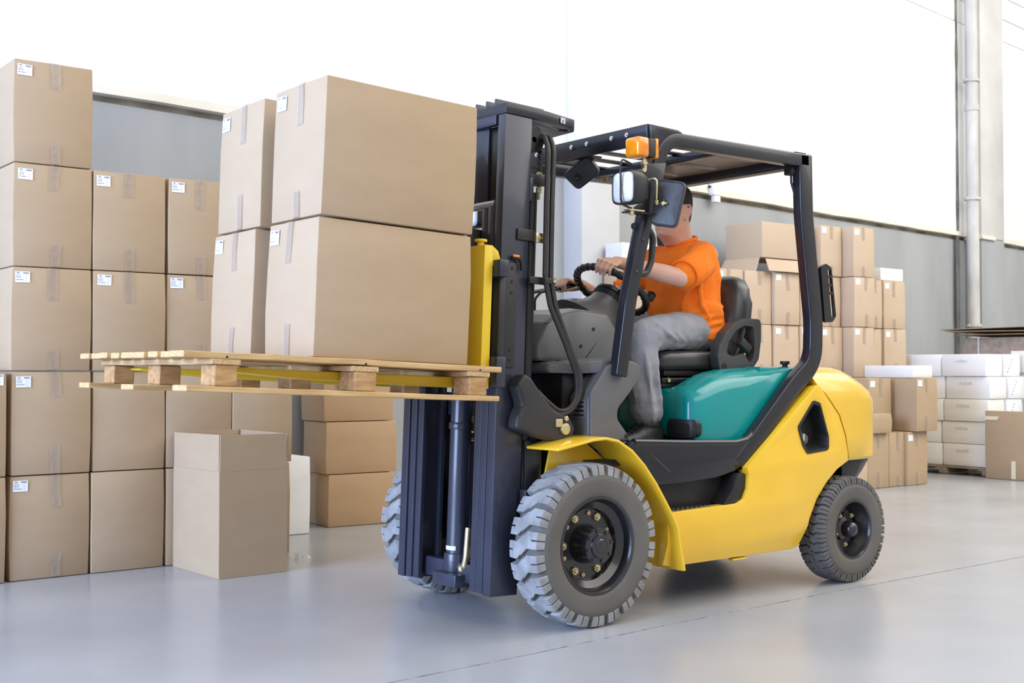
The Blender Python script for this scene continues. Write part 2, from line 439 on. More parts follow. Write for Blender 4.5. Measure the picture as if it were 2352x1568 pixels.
def tape_mesh(ltop, ldown, w=0.048, m=None, crumple=0.0, seed=0):
    """an L: ldown along the front face from the edge, ltop back over the top"""
    m = m or TAPE
    key = (round(ltop, 3), round(ldown, 3), w, m.name, seed)
    if key in TM: return TM[key]
    rnd = random.Random(seed)
    g = G(); pts = [(-0.0045, ltop, -0.0012), (0, 0.004, -0.0012), (0, -0.0044, -0.005), (0, -0.0046, -ldown * 0.5), (0, -0.0046, -ldown)]
    rings = []
    for i, (ox, y, z) in enumerate(pts):
        q = rnd.uniform(-0.006, 0.006) if i > 2 else 0
        e = 0.0009
        ny, nz = ((0, e) if i < 2 else (-e, 0))
        rings.append([(-w / 2 + q, y, z), (w / 2 + q, y, z), (w / 2 + q, y + ny, z + nz), (-w / 2 + q, y + ny, z + nz)])
    g.loft(rings)
    o = g.out('tmp', m, smooth=0); me = o.data; me.name = 'tape'; bpy.data.objects.remove(o)
    TM[key] = me
    return me
NCT = [0]
def carton(x0, y0, z0, w, d, h, label, group=None, m=None, rot=0.0, lab=True, tape=True, M=None, small=False, tdown=None, name='cardboard_box', cat='box', tm=None):
    """front face is local -y; (x0, y0) = left end of the front edge, z0 = base"""
    NCT[0] += 1; k = NCT[0]
    m = m or CARD
    o = bpy.data.objects.new(name, carton_mesh(w, d, h, m, k % 4)); col.objects.link(o)
    c = V(w / 2, d / 2, 0)
    T = Matrix.Translation(V(x0, y0, z0)) @ Matrix.Rotation(rot, 4, 'Z') @ Matrix.Translation(c)
    if M is not None: T = M @ T
    o.location = T.to_translation(); o.rotation_euler = T.to_euler()
    tag(o, label, cat, group)
    rnd = random.Random(k * 13)
    if lab:
        l = child('label', LABEL, o, (-w / 2 + 0.016 + rnd.uniform(-0.004, 0.006), -d / 2 - 0.0016, h - 0.024 + rnd.uniform(-0.005, 0.004)), (0, rnd.uniform(-0.03, 0.03), 0))
        if not small: child('print', PRINT, l)
    if tape:
        s = k % 5
        cx = rnd.uniform(-0.015, 0.03)
        child('tape', tape_mesh(d - 0.01, tdown or (0.165 if s % 2 else 0.13), seed=s, m=tm), o, (cx, -d / 2, h), (0, rnd.uniform(-0.05, 0.05), 0))
        bt = child('tape', tape_mesh(d - 0.01, 0.10 + 0.02 * (s % 3), seed=s + 7, m=tm), o, (cx + 0.005, -d / 2, 0.0022)); bt.scale = (1, 1, -1)
    return o

# ---- wall of cartons on the left (front faces at y = 2.0)
H = 0.5205
ordn = ['on the floor', 'second from the floor', 'third from the floor', 'fourth from the floor', 'topmost of five']
for i in range(5):
    carton(-1.580 + 0.003 * math.sin(i * 2.3), 2.0 + 0.006 * math.cos(i * 1.7), i * H, 0.392, 0.66, H,
           'tan carton with white label in the five-high column at left, ' + ordn[i], 'cartons stacked at the left')
ord4 = ['lowest, standing on the floor', 'second from the floor', 'third from the floor', 'topmost of four']
for i in range(4):
    carton(-1.178 + 0.004 * math.sin(i * 1.9), 2.0 + 0.007 * math.sin(i * 2.1), i * H, 0.386, 0.66, H,
           'tan carton in the four-high column beside the five-high one, ' + ord4[i], 'cartons stacked at the left', lab=i >= 2, tape=i >= 2)
for i in range(4):
    carton(-0.780 + 0.004 * math.sin(i * 2.9), 2.0 + 0.006 * math.sin(i * 1.3), i * H, 0.374, 0.66, H,
           'tan carton in the third column, behind the open carton, ' + ord4[i], 'cartons stacked at the left', lab=i >= 2, tape=i >= 2)
for i in range(2):
    carton(-0.398 + (0 if i else 0.0), 2.0, i * H, 0.362 - (0.012 if i == 0 else 0), 0.66, H,
           'tan carton in the short column left of the white carton, ' + ('on top' if i else 'at the bottom'), 'cartons stacked at the left', lab=False, tape=False)
for i in range(2):
    o = carton(-1.990, 1.985, i * H, 0.386, 0.66, H,
               'tan carton cut by the left edge of the picture, ' + ('upper one' if i else 'lower one'), 'cartons stacked at the left', lab=False, tape=False)
    if i == 1:
        l = child('label', LABEL, o, (0.386 / 2 - 0.088, -0.3316, H - 0.016)); child('print', PRINT, l)
# printed handling marks on the left sides of the tall column
g = G()
for (a0, a1, z0, z1) in ((0.0, 0.16, 0.0, 0.005), (0.0, 0.16, 0.195, 0.20), (0.0, 0.005, 0.0, 0.20), (0.155, 0.16, 0.0, 0.20), (0.03, 0.13, 0.05, 0.055), (0.06, 0.10, 0.06, 0.15), (0.03, 0.05, 0.02, 0.05)):
    g.box(-0.0008, 0, a0, a1, z0, z1)
for k, (a0, a1, z0, z1) in enumerate(((0.0, 0.006, -0.06, -0.03), (0.0, 0.02, -0.036, -0.03), (0.016, 0.022, -0.06, -0.03), (0.034, 0.040, -0.06, -0.025), (0.052, 0.058, -0.06, -0.03), (0.052, 0.075, -0.036, -0.03))):
    g.box(-0.0008, 0, a0, a1, z0, z1)
_l = g.out('tmp', BLUEINK, smooth=0); MARK = _l.data; MARK.name = 'handling_mark'; bpy.data.objects.remove(_l)
for o in [o for o in list(col.objects) if o.name.startswith('cardboard_box') and 'five-high column at left' in o.get('label', '')]:
    child('handling_mark', MARK, o, (-0.392 / 2 - 0.0040, -0.075, 0.24))

# ---- open carton standing in front of the stack
oc = tag(empty('open_carton', (-0.733, 1.440, 0), (0, 0, R(2.0))), 'open tan carton with its flaps standing up, on the floor before the stack', 'box')
w, d, h, t = 0.386, 0.535, 0.535, 0.006
g = G(); g.box(0, w, 0, t, 0, h); g.box(0, w, d - t, d, 0, h); g.box(0, t, t, d - t, 0, h); g.box(w - t, w, t, d - t, 0, h); g.box(t, w - t, t, d - t, 0.0, t)
g.out('carton_body', CARD, oc, bevel=0.0015, seg=1)
def flap(pts, plane, a, b, loc, rot):
    g = G(); g.prism(pts, plane, a, b); f = g.out('flap', CARD, oc, bevel=0.001, seg=1); f.location = loc; f.rotation_euler = rot
flap([(0.004, 0), (w - 0.004, 0), (w - 0.008, 0.182), (0.006, 0.184)], 'xz', 0, t, (0, 0.0, h), (R(0.4), 0, 0))
flap([(0.004, 0), (w - 0.004, 0), (w - 0.006, 0.184), (0.006, 0.182)], 'xz', -t, 0, (0, d, h), (R(-2.5), 0, 0))
flap([(0.006, 0), (d - 0.006, 0), (d - 0.008, 0.180), (0.008, 0.186)], 'yz', 0, t, (0, 0, h), (0, R(0.5), 0))
flap([(0.006, 0), (d - 0.006, 0), (d - 0.008, 0.182), (0.008, 0.180)], 'yz', -t, 0, (w, 0, h), (0, R(3.0), 0))

# ---- white carton and warm brown cartons behind the mast
carton(0.085, 2.68, 0, 0.36, 0.30, 0.495, 'narrow white carton standing on the floor beside the brown stack', m=CARDW, lab=False, tape=False, rot=R(-2), name='white_carton')
for i, (dx, dy, rr, ww) in enumerate(((0, 0, -5.0, 0.48), (-0.018, 0.0, -4.0, 0.53), (-0.03, 0.01, -4.0, 0.52))):
    carton(0.677 + dx, 2.846 + dy, i * 0.350, ww, 0.36, 0.350,
           'warm brown wide carton behind the mast, ' + ('bottom of the pile', 'middle of the pile', 'top of the pile')[i], 'warm brown cartons behind the mast', m=CARD2, rot=R(rr), lab=False, tape=False)
g = G(); rnd = random.Random(3)
for k in range(9):
    a = rnd.uniform(0, 6.3); p = V(0.05 * math.cos(a) * rnd.random(), 0.05 * math.sin(a) * rnd.random(), 0)
    q = p + V(rnd.uniform(-.03, .03), rnd.uniform(-.03, .03), rnd.uniform(0.02, 0.05)); s = p + V(rnd.uniform(-.04, .04), rnd.uniform(-.04, .04), 0.004)
    g.loft([[p, q, s], [p + V(0, .001, .0005), q + V(0, .001, .0005), s + V(0, .001, .0005)]])
o = g.out('plastic_scrap', PLAST, smooth=0); o.location = (-0.10, 1.78, 0.001)
tag(o, 'crumpled scrap of clear plastic on the floor behind the open carton', 'scrap')

# ---- tall stacks at the right, at the foot of the grey wall
h2 = 0.4865
def stack(x0, y0, w, d, n, label, z0=0.0, start=0, group='cartons stacked along the grey wall', m=CARD3, labs=None, **kw):
    words = {1: ['single'], 2: ['lower', 'upper'], 3: ['bottom', 'middle', 'top'], 4: ['bottom', 'second', 'third', 'top'], 5: ['bottom', 'second', 'third', 'fourth', 'top']}[n]
    for i in range(start, n):
        carton(x0 + 0.007 + 0.003 * math.sin(i * 2 + x0 * 9), y0 + 0.008 * math.sin(i * 3 + x0 * 5), z0 + i * h2, w - 0.016, d, h2, label + ', ' + words[i] + ' one', group, m=m, small=True, lab=(labs is None or i in labs), **kw)
stack(3.60, 3.13, 0.40, 0.22, 4, 'tan carton in the column seen between steering wheel and driver')
stack(4.01, 3.13, 0.40, 0.42, 4, 'pale carton in the column directly behind the driver\'s chest')
stack(4.635, 3.02, 0.37, 0.50, 4, 'tan carton in the column just left of the seat back')
stack(5.010, 3.02, 0.37, 0.52, 4, 'tan carton in the column above and behind the seat back', labs=[])
stack(5.385, 3.00, 0.365, 0.55, 4, 'tan carton in the column midway between seat back and rear post')
stack(5.755, 3.00, 0.33, 0.58, 4, 'tan carton in the column crossed by the rear post', labs=[0, 1, 2])
stack(6.090, 3.03, 0.335, 0.58, 5, 'tan carton in the five-high column beside the tail lamp')
stack(6.435, 2.90, 0.345, 0.62, 5, 'tan carton in the forward five-high column right of the tail lamp')
stack(6.800, 3.03, 0.28, 0.60, 4, 'tan carton in the narrow column between two wider ones', labs=[])
stack(7.090, 3.02, 0.38, 0.60, 4, 'tan carton in the rightmost tall column under a white box')
carton(3.62, 3.14, 4 * h2, 0.50, 0.21, 0.17, 'white flat carton lying on the stack beside the white pillar', m=CARDW, lab=False, tape=False, name='white_carton')
carton(7.085, 3.05, 4 * h2, 0.385, 0.42, 0.13, 'white flat carton on top of the rightmost tall column', m=CARDW, lab=False, tape=False, name='white_carton')
# upturned carton with spread flaps
up = tag(empty('upturned_carton', (5.25, 3.04, 4 * h2)), 'large tan carton upside down with spread flaps on top of the stack', 'box')
g = G(); g.box(0.02, 0.74, 0.0, 0.44, 0.13, 0.46); g.out('carton_body', CARD3, up, bevel=0.005)
g = G(); g.prism([(0.0, 0.0), (0.74, 0.0), (0.70, 0.14), (0.04, 0.14)], 'xz', 0, 0.006); f = g.out('flap', CARD3, up, bevel=0.001, seg=1); f.location = (0.02, -0.085, 0.002); f.rotation_euler = (R(-33), 0, 0)
g = G(); g.prism([(0.0, 0.0), (0.46, 0.0), (0.44, 0.15), (0.02, 0.15)], 'yz', 0, 0.006); f = g.out('flap', CARD3, up, bevel=0.001, seg=1); f.location = (-0.055, 0.01, 0.002); f.rotation_euler = (0, R(30), 0)
g = G(); g.prism([(0.0, 0.0), (0.46, 0.0), (0.44, 0.15), (0.02, 0.15)], 'yz', 0, 0.006); f = g.out('flap', CARD3, up, bevel=0.001, seg=1); f.location = (0.815, 0.01, 0.002); f.rotation_euler = (0, R(-30), 0)

# ---- lower stack in front of it
gl = 'cartons in the low stack at the right'
carton(5.30, 2.20, 0, 0.365, 0.60, h2, 'tan carton half hidden by the counterweight, on the floor', gl, m=CARD3, small=True, lab=False)
carton(5.67, 2.20, 0, 0.31, 0.60, h2, 'tan carton just right of the counterweight, bottom row', gl, m=CARD, small=True, lab=False)
carton(5.985, 2.20, 0, 0.225, 0.60, h2, 'narrow tan carton in the middle of the bottom row of the low stack', gl, m=CARD, small=True, lab=False)
carton(6.215, 2.17, 0, 0.31, 0.60, h2, 'tan carton with white label at the right end of the bottom row', gl, m=CARD, small=True)
carton(5.60, 2.155, h2, 0.36, 0.15, 0.175, 'low tan carton lying against the left carton of the low stack', gl, m=CARD, small=True, lab=False, tape=False)
carton(5.875, 2.335, h2, 0.335, 0.60, h2, 'tan carton with label on the left of the upper row of the low stack', gl, m=CARD, small=True)
carton(6.290, 2.12, h2, 0.325, 0.60, h2, 'tan carton with label on the right of the upper row of the low stack', gl, m=CARD, small=True)
carton(6.31, 2.17, 2 * h2, 0.305, 0.52, 0.115, 'bright white flat carton lying on top of the low stack', m=CARDW, lab=False, tape=False, name='white_carton')

# ---- white cartons on an old pallet
op = tag(empty('old_pallet', (7.58, 2.16, 0)), 'weathered wooden pallet under the white cartons on the floor', 'pallet')
for k in range(3):
    g = G(); g.box(0, 0.64, 0.01 + k * 0.47, 0.10 + k * 0.47, 0.012, 0.070); g.out('runner', OLDWOOD, op, bevel=0.004)
for k in range(3):
    g = G(); g.box(0.0 + k * 0.235, 0.17 + k * 0.235, 0, 1.05, 0.070, 0.090); g.out('deck_board', OLDWOOD, op, bevel=0.003)
hw = 0.2225
wd = ['lowest', 'second lowest', 'middle', 'second highest', 'top']
gw = 'white cartons on the old pallet'
for i in range(5):
    mm = CARDC if i < 3 else CARDW
    dx = (0.0, 0.004, -0.01, 0.012, -0.012)[i]; dy = (0.0, 0.012, -0.02, -0.03, 0.0)[i]
    for (y1, ln, which) in ((2.69, 0.475, 'right-hand pile'), (3.19, 0.485, 'left-hand pile')):
        o = carton(7.60 + dx, y1 + dy, 0.091 + i * hw, ln, 0.30, hw, 'white carton in the front row on the old pallet, ' + which + ', ' + wd[i], gw, m=mm, rot=R(-90), lab=False, tape=False, name='white_carton')
        if which == 'right-hand pile':
            g = G(); rnd = random.Random(i)
            for q in range(7): g.box(-0.09 + q * 0.02, -0.078 + q * 0.02 + rnd.uniform(0, 0.006), -0.1544, -0.1535, 0.14, 0.155 + rnd.uniform(0, 0.02))
            g.out('faint_print', mat('faint_ink', (0.62, 0.61, 0.60), rough=0.7), o, smooth=0)
    if i >= 2:
        o = carton(7.93 + dx, 2.66 + dy, 0.091 + i * hw, 0.46, 0.28, hw, 'white carton in the second row on the old pallet, ' + wd[i], gw, m=CARDW, rot=R(-90), lab=False, tape=False, name='white_carton')
        g = G()
        for q in range(5): g.box(0.231, 0.2325, -0.10 + q * 0.02, -0.09 + q * 0.02, 0.04 + 0.03 * q, 0.055 + 0.03 * q)
        g.out('handwriting', INK, o, smooth=0)
for i in range(5):
    carton(8.27 + (0, .01, -.01, .02, 0)[i], 2.325 + (0, .004, -.012, .01, .015)[i], 0.0 + 0.1 + i * 0.228, 0.48, 0.32, 0.228, 'white carton in the pile cut by the right edge, ' + wd[i], 'white cartons at the right edge', m=CARDW, rot=R(-90), lab=False, tape=False, name='white_carton')
ob = tag(empty('plank_base', (8.25, 1.83, 0)), 'low wooden base under the white pile at the right edge', 'pallet')
g = G(); g.box(0, 0.40, 0, 0.51, 0.075, 0.098); g.out('deck_board', OLDWOOD, ob, bevel=0.003)
g = G(); g.box(0, 0.10, 0, 0.51, 0, 0.074); g.out('runner', OLDWOOD, ob, bevel=0.003)
g = G(); g.box(0.30, 0.40, 0, 0.51, 0, 0.074); g.out('runner', OLDWOOD, ob, bevel=0.003)
o = carton(7.50, 2.175, 0, 0.50, 0.055, 0.655, 'large flat tan carton with cream tape leaning before the white cartons', m=CARD, rot=R(-90), lab=False, tape=False, name='flat_carton')
g = G(); g.prism([(-0.245, 0.60), (-0.10, 0.60), (-0.12, 0.565), (-0.245, 0.565)], 'xz', -0.0308, -0.0322); g.out('tape', TAPEW, o, smooth=0)
g = G(); g.box(0.02, 0.065, -0.0322, -0.0308, 0.01, 0.18); g.out('tape', TAPEW, o, smooth=0)
# big wrapped carton with flattened cartons on it
o = carton(8.95, 3.29, 0, 1.20, 0.55, 1.40, 'big brown carton wrapped in film behind the white cartons', m=mat('filmed_carton', (0.42, 0.31, 0.25), (0.55, 0.46, 0.40), 14, 0.25, coat=0.5), rot=R(-90), lab=False, tape=False, name='wrapped_carton')
g = G(); g.box(-0.42, -0.40, -0.281, -0.2785, 0.0, 1.40); g.out('strap', CARDW, o, smooth=0)
def sheet(label, x0, x1, y0, y1, z, tilt):
    o = tag(empty('flattened_carton', (0.5 * (x0 + x1), 0.5 * (y0 + y1), z), tilt), label, 'cardboard', 'flattened cartons')
    g = G(); X, Y = (x1 - x0) / 2, (y1 - y0) / 2
    g.box(-X, X, -Y, -0.004, -0.004, 0.004); g.out('panel', CARD, o, bevel=0.001, seg=1)
    g = G(); g.box(-X, X, 0.004, Y, -0.004, 0.004); g.out('panel', CARD, o, bevel=0.001, seg=1)
    g = G(); g.box(-X, X, -0.004, 0.004, -0.0035, 0.0035); g.out('fold', CARDEDGE, o)
sheet('flattened carton drooping at the bottom of the sheets on the wrapped carton', 8.85, 9.55, 2.0, 3.30, 1.425, (R(0), R(1.0), 0))
sheet('flattened carton in the middle of the sheets on the wrapped carton', 8.80, 9.50, 1.95, 3.42, 1.455, (R(0.8), R(1.5), R(2)))
sheet('flattened carton on top of the sheets on the wrapped carton', 8.80, 9.55, 1.9, 3.48, 1.492, (R(-0.6), R(1.5), R(-1)))

# ================================================================== LOADED PALLET (tilted back with the mast)
TILT = 0.042
PIV = V(-0.380, 0, 0.135)
MM = Matrix.Translation(PIV) @ Matrix.Rotation(TILT, 4, 'Y')      # mast frame -> world
pal = empty('wooden_pallet', MM @ V(-0.76, 0, 0.785), (0, TILT, 0))
tag(pal, 'rough wooden pallet carried on the forks with four cartons on it', 'pallet')
PX0, PX1, PY0, PY1 = -0.63, 0.63, -0.53, 0.505       # local to the pallet
zb = 0.0
def board(name, x0, x1, y0, y1, z0, z1, m, warp=0.0, seed=0, nseg=8):
    rnd = random.Random(seed); g = G(); rings = []
    along_x = (x1 - x0) > (y1 - y0)
    for i in range(nseg + 1):
        s = i / nseg; wv = warp * math.sin(math.pi * s) + rnd.uniform(-0.0012, 0.0012); e = rnd.uniform(-0.002, 0.002)
        if along_x:
            x = x0 + (x1 - x0) * s; rings.append([(x, y0 + e, z0 + wv), (x, y1 + e, z0 + wv), (x, y1 + e, z1 + wv), (x, y0 + e, z1 + wv)])
        else:
            y = y0 + (y1 - y0) * s; rings.append([(x0 + e, y, z0 + wv), (x1 + e, y, z0 + wv), (x1 + e, y, z1 + wv), (x0 + e, y, z1 + wv)])
    g.loft(rings)
    return g.out(name, m, pal, bevel=0.0025, seg=1)
BX = ((-0.540, -0.458), (-0.014, 0.076), (0.494, 0.577))
for k, y in enumerate((PY0, -0.062, 0.390)):
    board('bottom_board', PX0 - 0.005, PX1 + 0.005, y, y + 0.115, zb, zb + 0.020, WOOD, seed=k)
    for j, (xa, xb) in enumerate(BX):
        g = G(); hb = 0.070; e = 0.004 * math.sin(k * 3 + j * 2)
        g.box(xa + e, xb + e, y + 0.004, y + 0.112, zb + 0.0205, zb + 0.0205 + hb); g.out('block', WOODB, pal, bevel=0.004, seg=1)
for j, (xa, xb) in enumerate(BX):
    board('stringer_board', xa - 0.012, xb + 0.010, PY0 + 0.002, PY1 - 0.001, zb + 0.091, zb + 0.111, WOODY, seed=20 + j)
yb = PY0
wds = [0.125, 0.085, 0.08, 0.10, 0.115, 0.08, 0.085, 0.09, 0.10]
gapw = (PY1 - PY0 - sum(wds)) / (len(wds) - 1)
for k, wv in enumerate(wds):
    z0 = zb + 0.1115
    board('deck_board', PX0 - 0.012 + random.uniform(-0.008, 0.008), PX1 + 0.010 + random.uniform(-0.01, 0.006), yb, yb + wv, z0, z0 + 0.021, WOOD, warp=0.0 if k else 0.002, seed=40 + k)
    yb += wv + gapw
for (x, y) in ((-0.50, PY0), (0.03, PY0), (0.535, PY0)):
    g = G(); g.cyl((x, y - 0.002, zb + 0.118), (x, y + 0.004, zb + 0.118), 0.004, 8); g.out('nail', GREASE, pal)
# cartons on the pallet; their labelled ends face the fork tips
TOPZ = 0.785 + 0.1330
def load(yl, z, which, tilt=0.0):
    Mx = MM @ Matrix.Translation(V(-0.925, yl, TOPZ + z)) @ Matrix.Rotation(tilt, 4, 'Z') @ Matrix.Rotation(R(-90), 4, 'Z')
    return carton(0, 0, 0, 0.378, 0.665, 0.498, which, 'cartons on the raised pallet', M=Mx, tdown=0.155)
load(-0.118, 0.0, 'large carton at the lower right of the pallet load, side towards the camera')
load(-0.128, 0.500, 'large carton at the upper right of the pallet load, topmost by the mast', R(0.5))
load(0.365, 0.0, 'carton at the lower left of the pallet load, behind a narrow gap', R(-0.5))
load(0.345, 0.500, 'carton at the upper left of the pallet load, behind a narrow gap')

# ================================================================== FORKLIFT
BASE = V(0.85, 0, 0)
fl = empty('forklift', BASE)
tag(fl, 'yellow and green forklift truck with a dark mast holding up the loaded pallet', 'forklift')
INV = Matrix.Translation(-BASE)
def P(g, name, m, parent=None, **kw):
    """a part of the truck, built in world coordinates (parent given: a sub-part of that part)"""
    if parent is None: return g.out(name, m, fl, inv=INV, **kw)
    return g.out(name, m, parent, **kw)
def PM(g, name, m, parent=None, **kw):
    """the same, built in the tilted mast frame"""
    bmesh.ops.transform(g.bm, matrix=MM, verts=g.bm.verts)
    return P(g, name, m, parent, **kw)
def sy(pts, s): return [(p[0], p[1] * s) for p in pts]

# ---- chassis core, floor, axles
g = G(); g.box(0.46, 1.92, -0.36, 0.36, 0.22, 0.60); P(g, 'chassis', GREASE, bevel=0.01)
g = G(); g.box(0.08, 0.80, -0.34, 0.34, 0.30, 0.62); P(g, 'gearbox_housing', GREASE, bevel=0.02)
g = G(); g.box(-0.20, 0.10, -0.24, 0.24, 0.30, 0.74); P(g, 'front_bulkhead', NAVY, bevel=0.01)
g = G(); g.cyl((0, -0.44, 0.333), (0, 0.44, 0.333), 0.085, 20); P(g, 'front_axle', GREASE)
g = G(); g.box(-0.14, 0.12, -0.30, 0.30, 0.26, 0.42); P(g, 'axle_case', GREASE, bevel=0.03)
g = G(); g.cyl((1.70, -0.43, 0.26), (1.70, 0.43, 0.26), 0.05, 14); P(g, 'rear_axle', GREASE)
g = G(); g.box(0.10, 1.0, -0.43, 0.43, 0.635, 0.664); fp = P(g, 'floor_plate', BLACK, bevel=0.006)
g = G(); g.box(0.30, 0.60, -0.49, -0.30, 0.664, 0.674); P(g, 'floor_mat', BLACK, fp, bevel=0.004)
g = G(); g.tube([(0.36, -0.486, 0.732), (0.45, -0.488, 0.728), (0.58, -0.488, 0.726)], 0.005, 8); P(g, 'floor_edging', SEATP, fp)

# ---- side panels of the frame
sp_out = [(0.44, 0.20), (0.50, 0.190), (1.318, 0.193)] + [(p.x, p.y) for p in fillet([(1.318, 0.193), (1.350, 0.205), (1.372, 0.26)], 0.04)][1:] + \
         [(1.40, 0.335), (1.455, 0.425), (1.53, 0.50), (1.615, 0.56), (1.702, 0.597), (1.700, 0.64), (1.678, 0.725), (1.630, 0.825), (1.478, 0.974), (1.450, 0.965),
          (0.955, 0.600), (0.966, 0.565), (0.956, 0.505), (0.930, 0.458), (0.885, 0.440), (0.44, 0.428)]
sp_hole = [(p.x, p.y) for p in fillet([(1.318, 0.775), (1.430, 0.893), (1.480, 0.880), (1.541, 0.725), (1.541, 0.662), (1.385, 0.650), (1.352, 0.690)], 0.022, 4, True)]
for s in (-1, 1):
    g = G(); g.prism_holes(sp_out, [sp_hole], 'xz', s * 0.53, s * 0.47)
    bmesh.ops.bisect_plane(g.bm, geom=g.bm.verts[:] + g.bm.edges[:] + g.bm.faces[:], dist=1e-5, plane_co=(0, 0, 0.30), plane_no=(0, 0, 1))
    for v in g.bm.verts:
        if v.co.z < 0.295 and abs(v.co.y) > 0.5: v.co.y -= s * 0.035 * min(1, (0.30 - v.co.z) / 0.11)
    sp = P(g, 'side_panel', YELLOW, bevel=0.009, seg=3, smooth=25, bevel_angle=40)
    # recessed grip pocket with a lock
    c = V(1.44, 0.76, 0)
    rim = [V(p[0], p[1], 0) for p in sp_hole]
    def ring(k, y, off=V(0, 0, 0)): return [V(c.x + (p.x - c.x) * k + off.x, y, c.y + (p.y - c.y) * k + off.y) for p in rim]
    g = G(); g.loft([ring(1.06, s * 0.528), ring(1.06, s * 0.5335), ring(0.93, s * 0.5335), ring(0.90, s * 0.520), ring(0.72, s * 0.462, V(0.012, 0.012, 0)), ring(0.70, s * 0.455, V(0.012, 0.012, 0))], caps=False)
    g.bm.verts.ensure_lookup_table(); g.face([g.bm.verts[len(g.bm.verts) - len(rim) + q] for q in range(len(rim))])
    pk = P(g, 'grip_pocket', BLACK, sp, smooth=40)
    if s < 0:
        g = G(); g.cyl((1.405, -0.466, 0.715), (1.385, -0.500, 0.712), 0.030, 20); g.cyl((1.385, -0.500, 0.712), (1.383, -0.503, 0.712), 0.022, 20); P(g, 'lock_cap', COWL, sp, bevel=0.003)
        g = G(); g.box(1.376, 1.396, -0.510, -0.500, 0.706, 0.738); P(g, 'key', STEEL, sp, bevel=0.002)
    g = G(); g.prism([(0.90, 0.185), (1.0, 0.185), (1.0, 0.175), (0.90, 0.175)], 'xz', s * 0.46, s * 0.49); P(g, 'drain_bracket', YELLOW, sp, bevel=0.003)

# ---- counterweight
def seamx(z):
    T = [(0.59, 1.711), (0.64, 1.708), (0.725, 1.687), (0.825, 1.640), (0.974, 1.488), (1.02, 1.468), (1.08, 1.455)]
    for (z0, x0), (z1, x1) in zip(T, T[1:]):
        if z <= z1: return x0 + (x1 - x0) * (z - z0) / (z1 - z0)
    return T[-1][1]
rings = []
for (z, a, b) in ((0.598, 0.012, 0.030), (0.612, 0.0, 0.0), (0.725, 0.0, 0.0), (0.825, 0.0, 0.0), (0.895, 0.0, 0.004), (0.935, 0.004, 0.025), (0.975, 0.018, 0.075), (1.015, 0.040, 0.135), (1.042, 0.065, 0.185), (1.056, 0.095, 0.225), (1.060, 0.130, 0.260)):
    f = seamx(z); half = [(f, 0.530 - a), (1.80 - b * 0.5, 0.531 - a), (1.895 - b * 0.8, 0.520 - a), (1.965 - b, 0.490 - a), (2.045 - b, 0.415 - a), (2.110 - b, 0.29 - a * 0.5), (2.140 - b, 0.13)]
    rings.append([(x, -y, z) for x, y in half] + [(x, y, z) for x, y in reversed(half)])
g = G(); g.loft(rings); P(g, 'counterweight', YELLOWC, bevel=0.0, smooth=42)
rings = []
for (z, e) in ((0.60, 0.0), (0.588, -0.006), (0.575, 0.0), (0.53, 0.025), (0.44, 0.085)):
    half = [(1.73, 0.47), (1.86 - e * 0.6, 0.485 - e * 0.4), (1.955 - e, 0.455 - e * 0.5), (2.03 - e, 0.38 - e * 0.3), (2.11 - e, 0.20)]
    rings.append([(x, -y, z) for x, y in half] + [(x, y, z) for x, y in reversed(half)])
g = G(); g.loft(rings); P(g, 'rear_bumper', BLACK, smooth=40)

# ---- green engine hood
st = [(0.690, 0.772, 0.915, 0.375), (0.693, 0.755, 0.940, 0.398), (0.702, 0.742, 0.956, 0.415), (0.722, 0.733, 0.967, 0.432), (0.755, 0.729, 0.978, 0.443), (0.80, 0.727, 0.996, 0.446),
      (0.86, 0.725, 1.020, 0.446), (0.92, 0.722, 1.036, 0.446), (1.00, 0.717, 1.048, 0.446), (1.045, 0.728, 1.052, 0.446), (1.15, 0.822, 1.056, 0.444), (1.28, 0.937, 1.058, 0.440), (1.385, 1.030, 1.060, 0.432), (1.44, 1.050, 1.060, 0.424)]
rings = []
for (x, zb_, zt, yo) in st:
    zc = min(zt - 0.004, 0.964); zm = zb_ + 0.72 * (zt - zb_)
    half = [(yo - 0.004, zb_), (yo, zb_ + 0.25 * (zt - zb_)), (yo - 0.002, zm), (yo - 0.016, zt - 0.16 * (zt - zb_)), (yo - 0.052, zt - 0.018 * (zt - zb_) / 0.3), (yo - 0.085, zt), (0.285, zt), (0.265, zc), (0.13, zc)]
    rings.append([(x, -y, z) for y, z in half] + [(x, y, z) for y, z in reversed(half)])
g = G(); g.loft(rings); hood = P(g, 'engine_hood', GREEN, smooth=38)
g = G(); g.box(1.20, 1.50, -0.40, 0.40, 1.02, 1.062); P(g, 'hood_rear_cover', GREEN, bevel=0.01)
